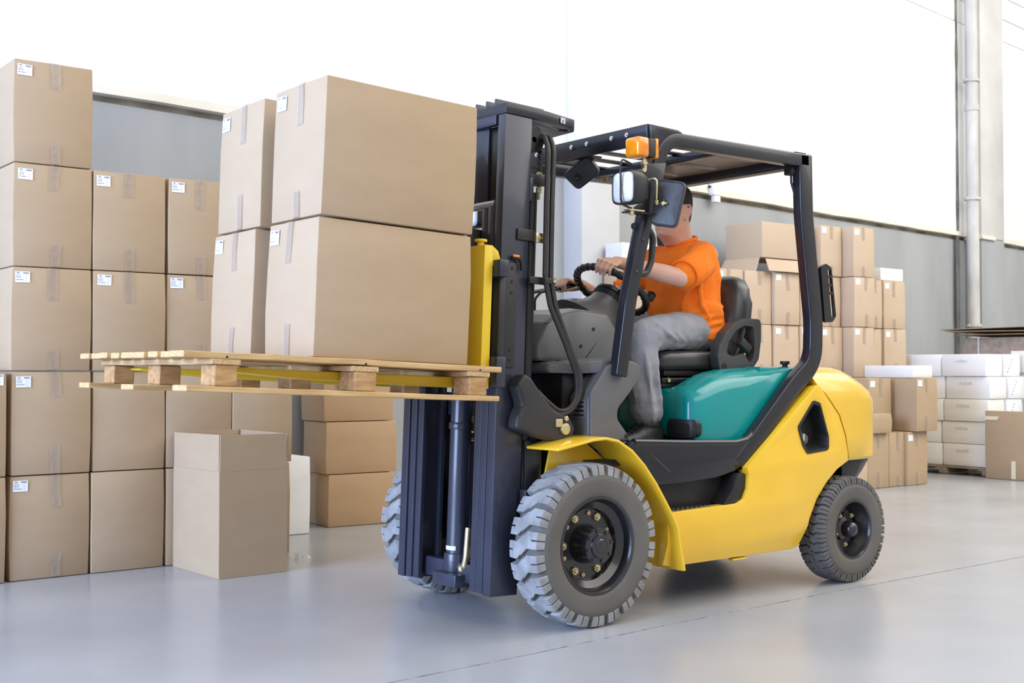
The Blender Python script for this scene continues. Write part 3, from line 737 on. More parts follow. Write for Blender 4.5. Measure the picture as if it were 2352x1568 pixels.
for s in (-1, 1):
    o1 = fillet([(-0.445, 0.738), (-0.445, 0.822), (-0.290, 0.824), (-0.290, 0.740)], 0.030, 5, True)
    i1 = [(-0.3675 + (q.x + 0.3675) * 0.62, 0.781 + (q.y - 0.781) * 0.60) for q in o1]
    def wrap(y): return 0.685 + max(0, abs(y) - 0.375) ** 1.4 * 1.6        # follows the rounded hood corner
    def tongue(outl, lo, hi):
        """columns of quads along y so the piece can follow the corner"""
        g = G(); ys = sorted(set(round(a, 4) for a, b in outl)); rings = []
        for y in ys:
            zs = [b for a, b in outl if abs(a - y) < 6e-4]
            cand = []
            n_ = len(outl)
            for q_ in range(n_):
                (a0, b0), (a1, b1) = outl[q_], outl[(q_ + 1) % n_]
                if min(a0, a1) - 1e-6 <= y <= max(a0, a1) + 1e-6 and abs(a1 - a0) > 1e-6: cand.append(b0 + (b1 - b0) * (y - a0) / (a1 - a0))
            z0, z1 = min(cand + zs), max(cand + zs); x = wrap(y)
            rings.append([(x + lo, -s * y, z0), (x + lo, -s * y, z1), (x + hi, -s * y, z1), (x + hi, -s * y, z0)])
        g.loft(rings); return g
    P(tongue([(q.x, q.y) for q in o1], -0.007, 0.02), 'hood_latch', BLACK, hood, bevel=0.003, bevel_angle=60, smooth=50)
    P(tongue(i1, -0.0080, 0.0), 'latch_recess_shade', mat('latch_shadow_plastic', (0.006, 0.006, 0.006), rough=0.9), hood, smooth=50)  # shade of a recess painted as a near-black plate, no real hollow
g = G(); g.cyl((1.43, -0.36, 1.062), (1.43, -0.36, 1.074), 0.014, 12); g.cyl((1.43, -0.36, 1.074), (1.43, -0.36, 1.090), 0.024, 14); P(g, 'filler_cap', BLACK, bevel=0.002)

# ---- overhead guard
def strip(path, w):
    """outline of a bar of width w along a 2-D path"""
    P2 = [Vector((p[0], p[1])) for p in path]; L, Rr = [], []
    ws = w if isinstance(w, list) else [w] * len(P2)
    for i, p in enumerate(P2):
        t1 = (P2[i] - P2[i - 1]).normalized() if i else None
        t2 = (P2[i + 1] - P2[i]).normalized() if i < len(P2) - 1 else None
        t = ((t1 or t2) + (t2 or t1)).normalized(); n = Vector((-t.y, t.x))
        k = 1.0 / max(0.5, n.dot(Vector((-(t1 or t2).y, (t1 or t2).x))))
        L.append(p + n * ws[i] / 2 * k); Rr.append(p - n * ws[i] / 2 * k)
    return [(p.x, p.y) for p in L] + [(p.x, p.y) for p in reversed(Rr)]
def bar_loft(g, path, w, y0, y1):
    o = strip(path, w); n = len(path)
    rings = []
    for i in range(n):
        a, b = o[i], o[2 * n - 1 - i]
        rings.append([(a[0], y0, a[1]), (a[0], y1, a[1]), (b[0], y1, b[1]), (b[0], y0, b[1])])
    g.loft(rings)
front_path = [(p.x, p.y) for p in fillet([(0.203, 1.02), (0.258, 1.34), (0.405, 1.875), (0.470, 2.062), (1.455, 2.066)], [0, 0.6, 0.3, 0.17, 0], 10)]
rear_path = [(p.x, p.y) for p in fillet([(1.430, 2.098), (1.437, 1.80), (1.507, 1.28), (1.500, 1.085), (1.345, 0.972), (0.940, 0.608)], [0, 0.6, 0.5, 0.17, 0.4, 0], 10)]
for s in (-1, 1):
    g = G(); bar_loft(g, front_path, 0.064, s * 0.445, s * 0.500); P(g, 'guard_front_post', NAVY, bevel=0.009, seg=3, bevel_angle=50)
    g = G(); bar_loft(g, rear_path, 0.094, s * 0.445, s * 0.500); rp = P(g, 'guard_rear_post', NAVY, bevel=0.010, seg=3, bevel_angle=50)
    g = G(); g.prism([(0.372, 2.112), (0.545, 2.106), (0.575, 2.094), (0.50, 2.075), (0.445, 2.03), (0.415, 1.985), (0.385, 2.02)], 'xz', s * 0.498, s * 0.470); P(g, 'guard_gusset', NAVY, bevel=0.003)
    g = G(); g.tube(fillet([(0.30, s * 0.465, 1.665), (0.375, s * 0.468, 1.675), (0.415, s * 0.47, 1.625), (0.403, s * 0.47, 1.52), (0.372, s * 0.47, 1.462), (0.275, s * 0.468, 1.462)], [0, 0.03, 0.05, 0.05, 0.04, 0], 6), 0.0145, 12)
    P(g, 'grab_handle', DARK, smooth=60)
    for (x, z) in ((0.325, 1.605), (0.285, 1.465)):
        g = G(); g.sphere((x, s * 0.501, z), (0.009, 0.006, 0.009), 10, 6); P(g, 'rivet', DARK)
g = G(); g.prism([(0.368, 2.028), (0.362, 2.112), (0.374, 2.116), (0.425, 2.108), (0.425, 2.095), (0.382, 2.090), (0.380, 2.028)], 'xz', -0.485, 0.485); fb = P(g, 'guard_front_beam', NAVY, bevel=0.003)
for y in (-0.364, -0.265, -0.098, 0.009, 0.161, 0.265, 0.364):
    g = G(); hexnut(g, (0.366, y, 2.082), (-1, 0, 0.07), 0.0115, 0.009); g.cyl((0.362, y, 2.082), (0.352, y, 2.083), 0.006, 8); P(g, 'bolt', STEEL, fb, smooth=20)
g = G(); g.box(1.40, 1.47, -0.45, 0.45, 2.035, 2.098); P(g, 'guard_rear_beam', NAVY, bevel=0.01)
for y in (-0.315, -0.145, 0.045, 0.21, 0.385):
    g = G(); g.box(0.38, 0.93, y - 0.022, y + 0.022, 2.082, 2.094); P(g, 'guard_slat', NAVY, bevel=0.003)
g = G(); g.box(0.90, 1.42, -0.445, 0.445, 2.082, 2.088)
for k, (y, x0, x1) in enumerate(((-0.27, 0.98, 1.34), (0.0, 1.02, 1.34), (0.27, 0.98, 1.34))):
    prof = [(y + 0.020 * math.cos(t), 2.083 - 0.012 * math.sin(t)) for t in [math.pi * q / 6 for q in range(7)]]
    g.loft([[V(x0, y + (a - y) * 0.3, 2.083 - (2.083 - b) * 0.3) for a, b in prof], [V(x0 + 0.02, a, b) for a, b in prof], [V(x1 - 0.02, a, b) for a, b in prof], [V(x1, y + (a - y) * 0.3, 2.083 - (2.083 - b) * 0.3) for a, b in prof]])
P(g, 'guard_roof_sheet', mat('roof_sheet_bounce', (0.17, 0.14, 0.12), (0.20, 0.17, 0.15), 6, 0.3), bevel=0.0, smooth=40)  # brown reflected from below is put into the grey sheet's colour
g = G(); g.box(0.88, 0.93, -0.445, 0.445, 2.045, 2.082); P(g, 'guard_cross_bar', NAVY, bevel=0.005)
g = G(); g.box(1.02, 1.12, -0.40, -0.30, 2.095, 2.112); g.box(1.36, 1.44, -0.49, -0.36, 2.096, 2.104); P(g, 'roof_pad', BLACK, bevel=0.006)
g = G(); g.box(1.355, 1.40, -0.470, -0.42, 1.995, 2.035); P(g, 'cable_clip', BLACK, bevel=0.004)
g = G(); g.tube(fillet([(1.375, -0.45, 2.0), (1.372, -0.452, 1.96), (1.395, -0.455, 1.90)], 0.03, 4), 0.006, 8); P(g, 'lamp_cable', HOSE)
# sticker strip of warning pictograms on the far rail
ws = G(); ws.box(0.84, 1.045, 0.4440, 0.4452, 2.034, 2.060); wsp = P(ws, 'warning_sticker', STICK, smooth=0)
g = G(); g.box(0.945, 0.980, 0.4434, 0.4442, 2.034, 2.060); P(g, 'yellow_field', STICKY, wsp, smooth=0)
g = G()
g.prism([(0.953, 2.038), (0.972, 2.038), (0.9625, 2.056)], 'xz', 0.4428, 0.4435)
for k, x in enumerate((0.858, 0.882, 0.905, 0.928, 0.998, 1.025)):
    a = (0.5, -0.2, 0.9, 0.3, -0.6, 0.1)[k]
    Mx = Matrix.Translation(V(x, 0, 2.047)) @ Matrix.Rotation(a, 4, 'Y')
    g.box(-0.0016, 0.0016, 0.4430, 0.4442, -0.008, 0.006, Mx); g.box(-0.006, 0.006, 0.4430, 0.4442, -0.001, 0.002, Mx); g.box(-0.003, 0.003, 0.4430, 0.4442, 0.006, 0.010, Mx)
P(g, 'pictograms', INK, wsp, smooth=0)

# ---- skirt, step and cowl
for s in (-1, 1):
    sk = fillet([(0.285, 0.745), (0.345, 0.738), (0.995, 0.716), (1.045, 0.700), (1.015, 0.655), (0.968, 0.612), (0.90, 0.582), (0.78, 0.562), (0.56, 0.550), (0.380, 0.550), (0.348, 0.580), (0.282, 0.662), (0.22, 0.722)], 0.03, 4, True)
    g = G(); g.prism([(p.x, p.y) for p in sk], 'xz', s * 0.497, s * 0.425); skt = P(g, 'side_skirt', GLOSSB, bevel=0.005, seg=2, bevel_angle=60)
    g = G(); g.tube(fillet([(0.28, s * 0.484, 0.738), (0.60, s * 0.486, 0.722), (0.92, s * 0.486, 0.711), (1.0, s * 0.484, 0.722), (1.05, s * 0.48, 0.750)], 0.05, 5), 0.017, 12); P(g, 'skirt_lip', GLOSSB, skt, smooth=70)
    g = G(); g.box(0.44, 0.958, s * 0.430, s * 0.405, 0.40, 0.60); g.box(0.44, 0.958, s * 0.405, s * 0.500, 0.395, 0.432)
    sd = fillet([(0.905, 0.575), (0.962, 0.575), (0.958, 0.50), (0.925, 0.445), (0.86, 0.430), (0.80, 0.430), (0.87, 0.50)], 0.02, 4, True)
    g.prism([(p.x, p.y) for p in sd], 'xz', s * 0.43, s * 0.515)
    stp = P(g, 'step_well', BLACK, bevel=0.006)
    g = G()
    for i in range(14):
        for j in range(3): g.box(0.47 + i * 0.029, 0.488 + i * 0.029, s * (0.432 + j * 0.026), s * (0.444 + j * 0.026), 0.431, 0.4365)
    P(g, 'step_tread', SEATP, stp, bevel=0.0, smooth=0)
    # front mudguard
    fp_ = [(-0.205, 0.735), (-0.12, 0.753), (-0.03, 0.769), (0.04, 0.773), (0.11, 0.760), (0.19, 0.715), (0.26, 0.652), (0.33, 0.570), (0.39, 0.485), (0.435, 0.420), (0.462, 0.372), (0.470, 0.325), (0.482, 0.265), (0.498, 0.205), (0.502, 0.182)]
    inn = strip(fp_, 0.026); n = len(fp_)
    rings = []
    for i in range(n):
        a, b = fp_[i], inn[2 * n - 1 - i]
        yo = 0.578 if i > 0 else 0.560
        rings.append([(a[0], s * yo, a[1]), (a[0], s * 0.355, a[1]), (b[0], s * 0.355, b[1]), (b[0], s * yo, b[1])])
    g = G(); g.loft(rings); fd = P(g, 'mudguard', YELLOW, bevel=0.005, seg=2, smooth=40, bevel_angle=50)
    g = G(); g.prism([(-0.07, 0.752), (0.10, 0.752), (0.25, 0.64), (0.43, 0.41), (0.46, 0.36), (0.49, 0.20), (0.42, 0.20), (0.36, 0.36), (0.18, 0.52), (-0.02, 0.56), (-0.13, 0.52)], 'xz', s * 0.350, s * 0.362); P(g, 'mudguard_inner', YELLOW, fd, bevel=0.002)
    # grey cowl beside the driver's feet
    cs = fillet([(0.062, 0.768), (0.062, 0.955), (0.115, 1.015), (0.150, 1.060), (0.200, 1.078), (0.245, 1.095), (0.335, 1.075), (0.355, 1.030), (0.285, 0.950), (0.212, 0.882), (0.210, 0.838), (0.295, 0.745), (0.20, 0.750)], [0.01, 0.04, 0.05, 0.04, 0.03, 0.03, 0.04, 0.03, 0.1, 0.05, 0.04, 0.01, 0.01], 5, True)
    g = G(); g.prism([(p.x, p.y) for p in cs], 'xz', s * 0.460, s * 0.438); cp = P(g, 'cowl_side_panel', COWLM, bevel=0.006, seg=3, bevel_angle=50)
    for (x, z) in ((0.243, 1.060), (0.262, 0.765)):
        g = G(); g.cyl((x, s * 0.459, z), (x, s * 0.464, z), 0.010, 12); P(g, 'screw', BLACK, cp)
    rings = []
    for (z, x0, y1) in ((0.768, 0.058, 0.315), (0.93, 0.060, 0.325), (0.965, 0.075, 0.335), (1.02, 0.125, 0.345), (1.065, 0.165, 0.35)):
        rings.append([(x0, s * 0.440, z), (x0 + 0.012, s * 0.452, z), (0.21, s * 0.452, z), (0.21, s * y1, z), (x0, s * y1, z)])
    g = G(); g.loft(rings); cc = P(g, 'cowl_corner', COWL, bevel=0.006, seg=2, smooth=50)
    g = G(); g.prism([(s * 0.345, 0.84), (s * 0.345, 0.925), (s * 0.43, 0.925), (s * 0.43, 0.84)], 'yz', 0.054, 0.062); vf = P(g, 'vent_frame', COWL, cc, bevel=0.004)
    for k in range(4):
        g = G(); g.box(0.0525, 0.056, s * 0.355, s * 0.420, 0.853 + k * 0.018, 0.861 + k * 0.018); P(g, 'vent_slot', GREASE, cc)
    g = G(); g.box(0.05, 0.10, s * 0.32, s * 0.44, 0.760, 0.772); P(g, 'cowl_foot', YELLOW, cc, bevel=0.003)
    g = G(); g.loft([[(0.29, s * 0.495, 0.742), (0.30, s * 0.495, 0.742), (0.30, s * 0.44, 0.742), (0.29, s * 0.44, 0.742)], [(0.475, s * 0.50, 0.60), (0.50, s * 0.50, 0.60), (0.50, s * 0.44, 0.60), (0.475, s * 0.44, 0.60)]]); P(g, 'floor_riser', DARK, bevel=0.004)
# shelf and dark radiator cavity under the dash
rings = []
for (x, z0, z1, y) in ((-0.055, 1.045, 1.068, 0.30), (-0.045, 1.035, 1.080, 0.315), (0.06, 1.030, 1.090, 0.36), (0.15, 1.035, 1.098, 0.43), (0.30, 1.04, 1.10, 0.435)):
    rings.append([(x, -y, z0), (x, -y, z1 - 0.012), (x, -y + 0.02, z1), (x, y - 0.02, z1), (x, y, z1 - 0.012), (x, y, z0)])
g = G(); g.loft(rings); sh = P(g, 'cowl_shelf', COWL, bevel=0.004, smooth=45)
for y in (-0.30, -0.12):
    g = G(); g.cyl((0.0 if y > -0.2 else 0.02, y, 1.084), (0.0 if y > -0.2 else 0.02, y, 1.088), 0.013, 12); P(g, 'screw', BLACK, sh)
g = G(); g.box(0.02, 0.26, -0.32, 0.32, 0.70, 1.035); P(g, 'bulkhead_cover', GREASE, bevel=0.01)
g = G(); g.box(-0.03, 0.02, 0.05, 0.13, 0.88, 1.02); P(g, 'brake_reservoir', mat('reservoir_plastic', (0.05, 0.16, 0.13), rough=0.3), bevel=0.01)
# dash hull
side = fillet([(-0.085, 1.085), (-0.078, 1.150), (-0.020, 1.250), (0.035, 1.283), (0.180, 1.314), (0.345, 1.300), (0.415, 1.200), (0.375, 1.085)], 0.035, 4, True)
cx_, cz_ = 0.16, 1.19
rings = []
for (y, k, dz) in ((-0.270, 0.90, -0.005), (-0.262, 0.96, -0.002), (-0.235, 1.0, 0), (-0.18, 1.0, 0.006), (0.18, 1.0, 0.006), (0.235, 1.0, 0), (0.262, 0.96, -0.002), (0.270, 0.90, -0.005)):
    rings.append([(cx_ + (p.x - cx_) * k, y, cz_ + (p.y - cz_) * (k if p.y > 1.1 else 1) + (dz if p.y > 1.2 else 0)) for p in side])
g = G(); g.loft(rings); dh = P(g, 'dash_cover', COWL, smooth=50)
for (x, z) in ((0.245, 1.226), (0.170, 1.150)):
    g = G(); g.cyl((x, -0.264, z), (x, -0.2725, z), 0.008, 10); P(g, 'screw', BLACK, dh)
g = G(); g.tube(fillet([(-0.03, -0.262, 1.246), (0.10, -0.2665, 1.262), (0.235, -0.2665, 1.255), (0.30, -0.2665, 1.205), (0.20, -0.271, 1.10)], 0.03, 4), 0.0022, 6); P(g, 'panel_seam', BLACK, dh)
# steering column, wheel, stalk
WC = V(0.600, 0, 1.426); TW = R(35)
WE = V(-math.cos(TW), 0, math.sin(TW)); WN = V(math.sin(TW), 0, math.cos(TW)); WY = V(0, 1, 0)
def wpt(a, r=0.18, h=0.0): return WC + WE * (r * math.cos(a)) + WY * (r * math.sin(a)) + WN * h     # a = 0: front edge of the wheel
rings = []
for (h, rr, rq, off) in ((-0.225, 0.165, 0.125, -0.06), (-0.18, 0.145, 0.11, -0.03), (-0.14, 0.105, 0.092, -0.012), (-0.085, 0.078, 0.075, 0), (-0.05, 0.068, 0.068, 0)):
    rings.append([WC + WN * h + WE * (-off) + WE * (rr * math.cos(t)) + WY * (rq * math.sin(t)) for t in [2 * math.pi * k / 20 for k in range(20)]])
g = G(); g.loft(rings); cl = P(g, 'steering_column', COWL, smooth=50)
g = G(); g.loft([[WC + WN * h + WE * (rr * math.cos(t)) + WY * (rr * math.sin(t)) for t in [2 * math.pi * k / 24 for k in range(24)]] for (h, rr) in ((-0.062, 0.072), (-0.035, 0.074), (-0.028, 0.062), (-0.026, 0.070), (-0.012, 0.068), (-0.006, 0.055))])
P(g, 'column_cap', BLACK, smooth=40)
pts = []; rad = []
for k in range(160):
    a = 2 * math.pi * k / 160; pts.append(wpt(a)); rad.append(0.0172 + 0.0018 * math.cos(32 * a))
g = G(); g.tube(pts, rad, 12, closed=True); sw = P(g, 'steering_wheel', BLACK, smooth=70)
g = G(); g.loft([[WC + WN * h + WE * (rr * math.cos(t)) + WY * (rr * math.sin(t)) for t in [2 * math.pi * k / 20 for k in range(20)]] for (h, rr) in ((-0.03, 0.045), (0.0, 0.048), (0.012, 0.035))]); P(g, 'wheel_hub', BLACK, sw, smooth=40)
for a in (math.pi * 0.5, math.pi * 1.5, math.pi):
    g = G(); g.tube([wpt(a, 0.03, -0.005), wpt(a, 0.10, -0.004), wpt(a, 0.178, 0.0)], [0.014, 0.011, 0.012], 8, flat=(0.6, 1.3)); P(g, 'spoke', BLACK, sw)
ka = math.pi * 1.22
g = G(); g.tube([wpt(ka, 0.178, 0.01), wpt(ka, 0.178, 0.035), wpt(ka, 0.178, 0.045), wpt(ka, 0.178, 0.075), wpt(ka, 0.178, 0.083)], [0.010, 0.012, 0.022, 0.025, 0.014], 14); P(g, 'steering_knob', BLACK, sw, smooth=60)
g = G(); g.tube([(0.555, 0.05, 1.345), (0.535, 0.13, 1.362), (0.525, 0.20, 1.372)], [0.008, 0.011, 0.017], 10); P(g, 'indicator_stalk', BLACK, smooth=60)
# hydraulic levers
for k, y in enumerate((0.25, 0.29, 0.33)):
    dx = 0.012 * k
    g = G(); g.tube(fillet([(0.333 - dx, y, 1.06), (0.333 - dx, y, 1.385), (0.372 - dx, y, 1.420), (0.505 - dx, y, 1.444)], [0, 0.04, 0.04, 0], 6), 0.0065, 8); lv = P(g, 'lever', GREASE, smooth=60)
    g = G(); g.tube([V(0.49 - dx, y, 1.441), V(0.51 - dx, y, 1.445), V(0.585 - dx, y, 1.459), V(0.592 - dx, y, 1.460)], [0.008, 0.013, 0.015, 0.008], 10); P(g, 'lever_grip', BLACK, lv, smooth=60)

# ---- seat
rings = []
for (z, k) in ((1.045, 0.90), (1.052, 0.97), (1.075, 1.0), (1.105, 1.0), (1.125, 0.97), (1.137, 0.88), (1.140, 0.60)):
    o1 = fillet([(0.70, -0.235), (1.16, -0.245), (1.16, 0.245), (0.70, 0.235)], 0.07, 5, True)
    rings.append([(0.93 + (p.x - 0.93) * k, p.y * k, z) for p in o1])
g = G(); g.loft(rings); P(g, 'seat_cushion', SEATM, smooth=60)
rings = []
for (z, x, a, b) in ((1.10, 1.225, 0.055, 0.20), (1.16, 1.238, 0.068, 0.222), (1.28, 1.268, 0.080, 0.235), (1.38, 1.295, 0.084, 0.228), (1.45, 1.312, 0.080, 0.208), (1.495, 1.325, 0.064, 0.175), (1.515, 1.332, 0.040, 0.135), (1.522, 1.335, 0.018, 0.095)):
    q = []
    for k in range(24):
        t = 2 * math.pi * k / 24; cs_, sn = math.cos(t), math.sin(t)
        q.append((x + a * math.copysign(abs(cs_) ** 0.6, cs_), b * math.copysign(abs(sn) ** 0.55, sn), z))
    rings.append(q)
g = G(); g.loft(rings); sb_ = P(g, 'seat_backrest', SEATM, smooth=60)
rings = []
for (z, x, a, b) in ((1.08, 1.295, 0.036, 0.20), (1.25, 1.340, 0.046, 0.215), (1.38, 1.375, 0.042, 0.200), (1.46, 1.388, 0.028, 0.16), (1.485, 1.388, 0.012, 0.12)):
    rings.append([(x + a * math.cos(2 * math.pi * k / 20), b * math.sin(2 * math.pi * k / 20), z) for k in range(20)])
g = G(); g.loft(rings); P(g, 'back_shell', SEATP, sb_, smooth=60)
for s in (-1, 1):
    ao = fillet([(1.005, 1.115), (1.015, 1.160), (1.062, 1.228), (1.125, 1.275), (1.20, 1.297), (1.318, 1.296), (1.318, 1.200), (1.300, 1.100), (1.262, 1.060), (1.245, 1.020), (1.020, 1.045)], 0.03, 4, True)
    ai = fillet([(1.066, 1.125), (1.085, 1.185), (1.14, 1.240), (1.20, 1.262), (1.262, 1.258), (1.272, 1.18), (1.262, 1.105), (1.235, 1.078), (1.19, 1.128), (1.11, 1.110)], 0.02, 4, True)
    g = G(); g.prism_holes([(p.x, p.y) for p in ao], [[(p.x, p.y) for p in ai]], 'xz', s * 0.305, s * 0.252); hr = P(g, 'hip_restraint', SEATP, bevel=0.010, seg=3, bevel_angle=50)
    if s < 0:
        Mx = Matrix.Translation(V(1.207, -0.292, 1.163)) @ Matrix.Rotation(R(35), 4, 'Y')
        g = G(); g.box(-0.045, 0.038, -0.02, 0.02, -0.020, 0.022, Mx); P(g, 'recline_lever', DARK, hr, bevel=0.008)
        for (x, z, r_) in ((1.050, 1.062, 0.018), (1.165, 1.045, 0.013)):
            g = G(); g.cyl((x, -0.300, z), (x, -0.3065, z), r_, 14); P(g, 'bolt_hole', GREASE, hr)
g = G(); g.box(0.74, 1.26, -0.21, 0.21, 1.018, 1.046); P(g, 'seat_pan', BLACK, bevel=0.006)
g = G(); g.box(0.66, 1.20, -0.23, 0.23, 0.966, 0.985); g.box(0.70, 1.18, -0.24, -0.215, 0.985, 1.010); g.box(0.70, 1.18, 0.215, 0.24, 0.985, 1.010)
g.cyl((0.78, -0.2, 1.0), (0.78, 0.2, 1.0), 0.016, 10); g.box(0.76, 0.82, -0.12, 0.12, 0.985, 1.02); P(g, 'seat_slide', GREASE, bevel=0.003)
g = G(); g.cyl((0.735, -0.243, 0.998), (0.735, -0.250, 0.998), 0.009, 10); P(g, 'slide_bolt', ZINC)

# ---- wheels
def wheel(name, x, s, Rt, w, rr, treadm, N, rear=False):
    root_loc = V(x, s * (0.575 - w / 2) if not rear else s * (0.565 - w / 2), Rt)
    h = w / 2; k = Rt / 0.333
    # rim (the wheel itself); local outer side is -y
    prof = [(rr + 0.004 * k, -h + 0.012), (rr + 0.008 * k, -h + 0.004), (rr - 0.004 * k, -h + 0.003), (rr - 0.012 * k, -h + 0.014), (rr - 0.018 * k, -h + 0.040), (rr - 0.045 * k, -h + 0.060), (rr - 0.050 * k, -h + 0.085), (0.085 * k, -h + 0.090), (0.03, -h + 0.090), (0.03, h - 0.03), (rr - 0.02, h - 0.02), (rr + 0.004, h - 0.012)]
    g = G(); g.lathe_y(prof, 0, 0, 56)
    wo = P(g, name, RIMB, smooth=40)
    wo.location = root_loc
    if s > 0: wo.rotation_euler = (0, 0, math.pi)
    # tyre carcass + lugs
    q = k
    tp = [(rr + 0.002, -h + 0.010), (rr + 0.010 * q, -h + 0.004), (rr + 0.03 * q, -h - 0.001), (0.262 * q, -h - 0.003), (0.281 * q, -h - 0.001), (0.285 * q, -h + 0.003), (0.300 * q, -h + 0.010), (0.310 * q, -h + 0.024), (0.314 * q, -h * 0.5), (0.315 * q, 0)]
    tp = tp + [(r_, -y_) for r_, y_ in reversed(tp[:-1])]
    g = G(); g.lathe_y(tp, 0, 0, 72)
    ty = g.out('tyre', SIDEW, wo, smooth=50)
    g = G(); pitch = 2 * math.pi / N
    def lug(stn):
        rings = []
        for (v, rt, rb, a0, a1) in stn:
            rings.append([(rt * math.cos(a0), v, rt * math.sin(a0)), (rt * math.cos(a1), v, rt * math.sin(a1)), (rb * math.cos(a1), v + (0.012 if v < -h * 0.9 else (-0.012 if v > h * 0.9 else 0)), rb * math.sin(a1)), (rb * math.cos(a0), v + (0.012 if v < -h * 0.9 else (-0.012 if v > h * 0.9 else 0)), rb * math.sin(a0))])
        g.loft(rings)
    R0 = Rt
    hwid = 0.37 if not rear else 0.40
    for side in (-1, 1):
        for i in range(N):
            c = (i + (0.5 if side > 0 else 0)) * pitch; hw_ = hwid * pitch; gp = 0.03 * pitch
            e = side
            sh = [(-1.005, 0.287), (-0.985, 0.306), (-0.93, 0.326), (-0.62, 0.3325)]
            for (o0, o1) in ((-hw_, -gp), (gp, hw_)):       # two shoulder halves with a sipe between
                lug([(-e * v * -1 * h if False else e * -v * h * -1, r_ * q, 0.27 * q if v < -0.9 else 0.296 * q, c + o0, c + o1) for v, r_ in sh])
            m_ = [(-0.62, 0.3325, 0, hw_), (-0.35, 0.333, 0.0, hw_), (-0.08, 0.333, 0.22, hw_ * 0.98), (0.08, 0.333, 0.42, hw_ * 0.80)] if not rear else [(-0.62, 0.3325, 0, hw_), (-0.30, 0.333, 0.18, hw_), (-0.02, 0.333, -0.05, hw_)]
            lug([(e * v * h, r_ * q, 0.296 * q, c + sft * pitch * e - ww, c + sft * pitch * e + ww) for v, r_, sft, ww in m_])
    g.out('tread', treadm, ty, smooth=25, bevel=0.0028 if not rear else 0.0018, seg=1, bevel_angle=50)
    # hub, nuts, studs
    if not rear:
        hp = [(0.082, -h + 0.089), (0.078, -h + 0.070), (0.070, -h + 0.050), (0.068, -h + 0.006), (0.074, -h + 0.004), (0.074, -h - 0.002), (0.050, -h - 0.005), (0.047, -h - 0.014), (0.036, -h - 0.016), (0.030, -h - 0.014), (0.026, -h - 0.018), (0.001, -h - 0.019)]
        g = G(); g.lathe_y(hp, 0, 0, 32); hb = g.out('hub', RIMB, wo, smooth=35)
        for j in range(8):
            a = 2 * math.pi * j / 8 + 0.2
            g = G(); hexnut(g, (0.063 * math.cos(a), -h - 0.001, 0.063 * math.sin(a)), (0, -1, 0), 0.0085, 0.009); g.out('hub_bolt', RIMB, hb, smooth=20)
        for j in range(6):
            a = 2 * math.pi * j / 6 + 1.05
            cc_ = (0.122 * math.cos(a), -h + 0.089, 0.122 * math.sin(a))
            g = G(); hexnut(g, cc_, (0, -1, 0), 0.0175, 0.014); g.cyl(V(*cc_), V(*cc_) + V(0, -0.022, 0), 0.009, 10); g.out('lug_nut', ZINC, wo, smooth=20, bevel=0.001, seg=1)
            a += 0.40
            g = G(); g.cyl((0.126 * math.cos(a), -h + 0.0905, 0.126 * math.sin(a)), (0.126 * math.cos(a), -h + 0.078, 0.126 * math.sin(a)), 0.0088, 12); g.out('stud', COPPER, wo, smooth=30)
    else:
        hp = [(0.060, -h + 0.088), (0.058, -h + 0.060), (0.040, -h + 0.052), (0.038, -h + 0.020), (0.034, -h + 0.006), (0.022, -h - 0.004), (0.001, -h - 0.008)]
        g = G(); g.lathe_y(hp, 0, 0, 28); g.out('hub', RIMB, wo, smooth=45)
        for j in range(5):
            a = 2 * math.pi * j / 5 + 0.9
            cc_ = (0.078 * math.cos(a), -h + 0.066, 0.078 * math.sin(a))
            g = G(); hexnut(g, cc_, (0, -1, 0), 0.0115, 0.012); g.cyl(V(*cc_), V(*cc_) + V(0, -0.02, 0), 0.006, 8); g.out('lug_nut', ZINC, wo, smooth=20)
    return wo
wheel('front_wheel', 0.0, -1, 0.333, 0.180, 0.193, TREADF, 22)
wheel('front_wheel', 0.0, 1, 0.333, 0.180, 0.193, TREADF, 22)
wheel('rear_wheel', 1.703, -1, 0.260, 0.158, 0.139, TREADR, 34, True)
wheel('rear_wheel', 1.703, 1, 0.260, 0.158, 0.139, TREADR, 34, True)

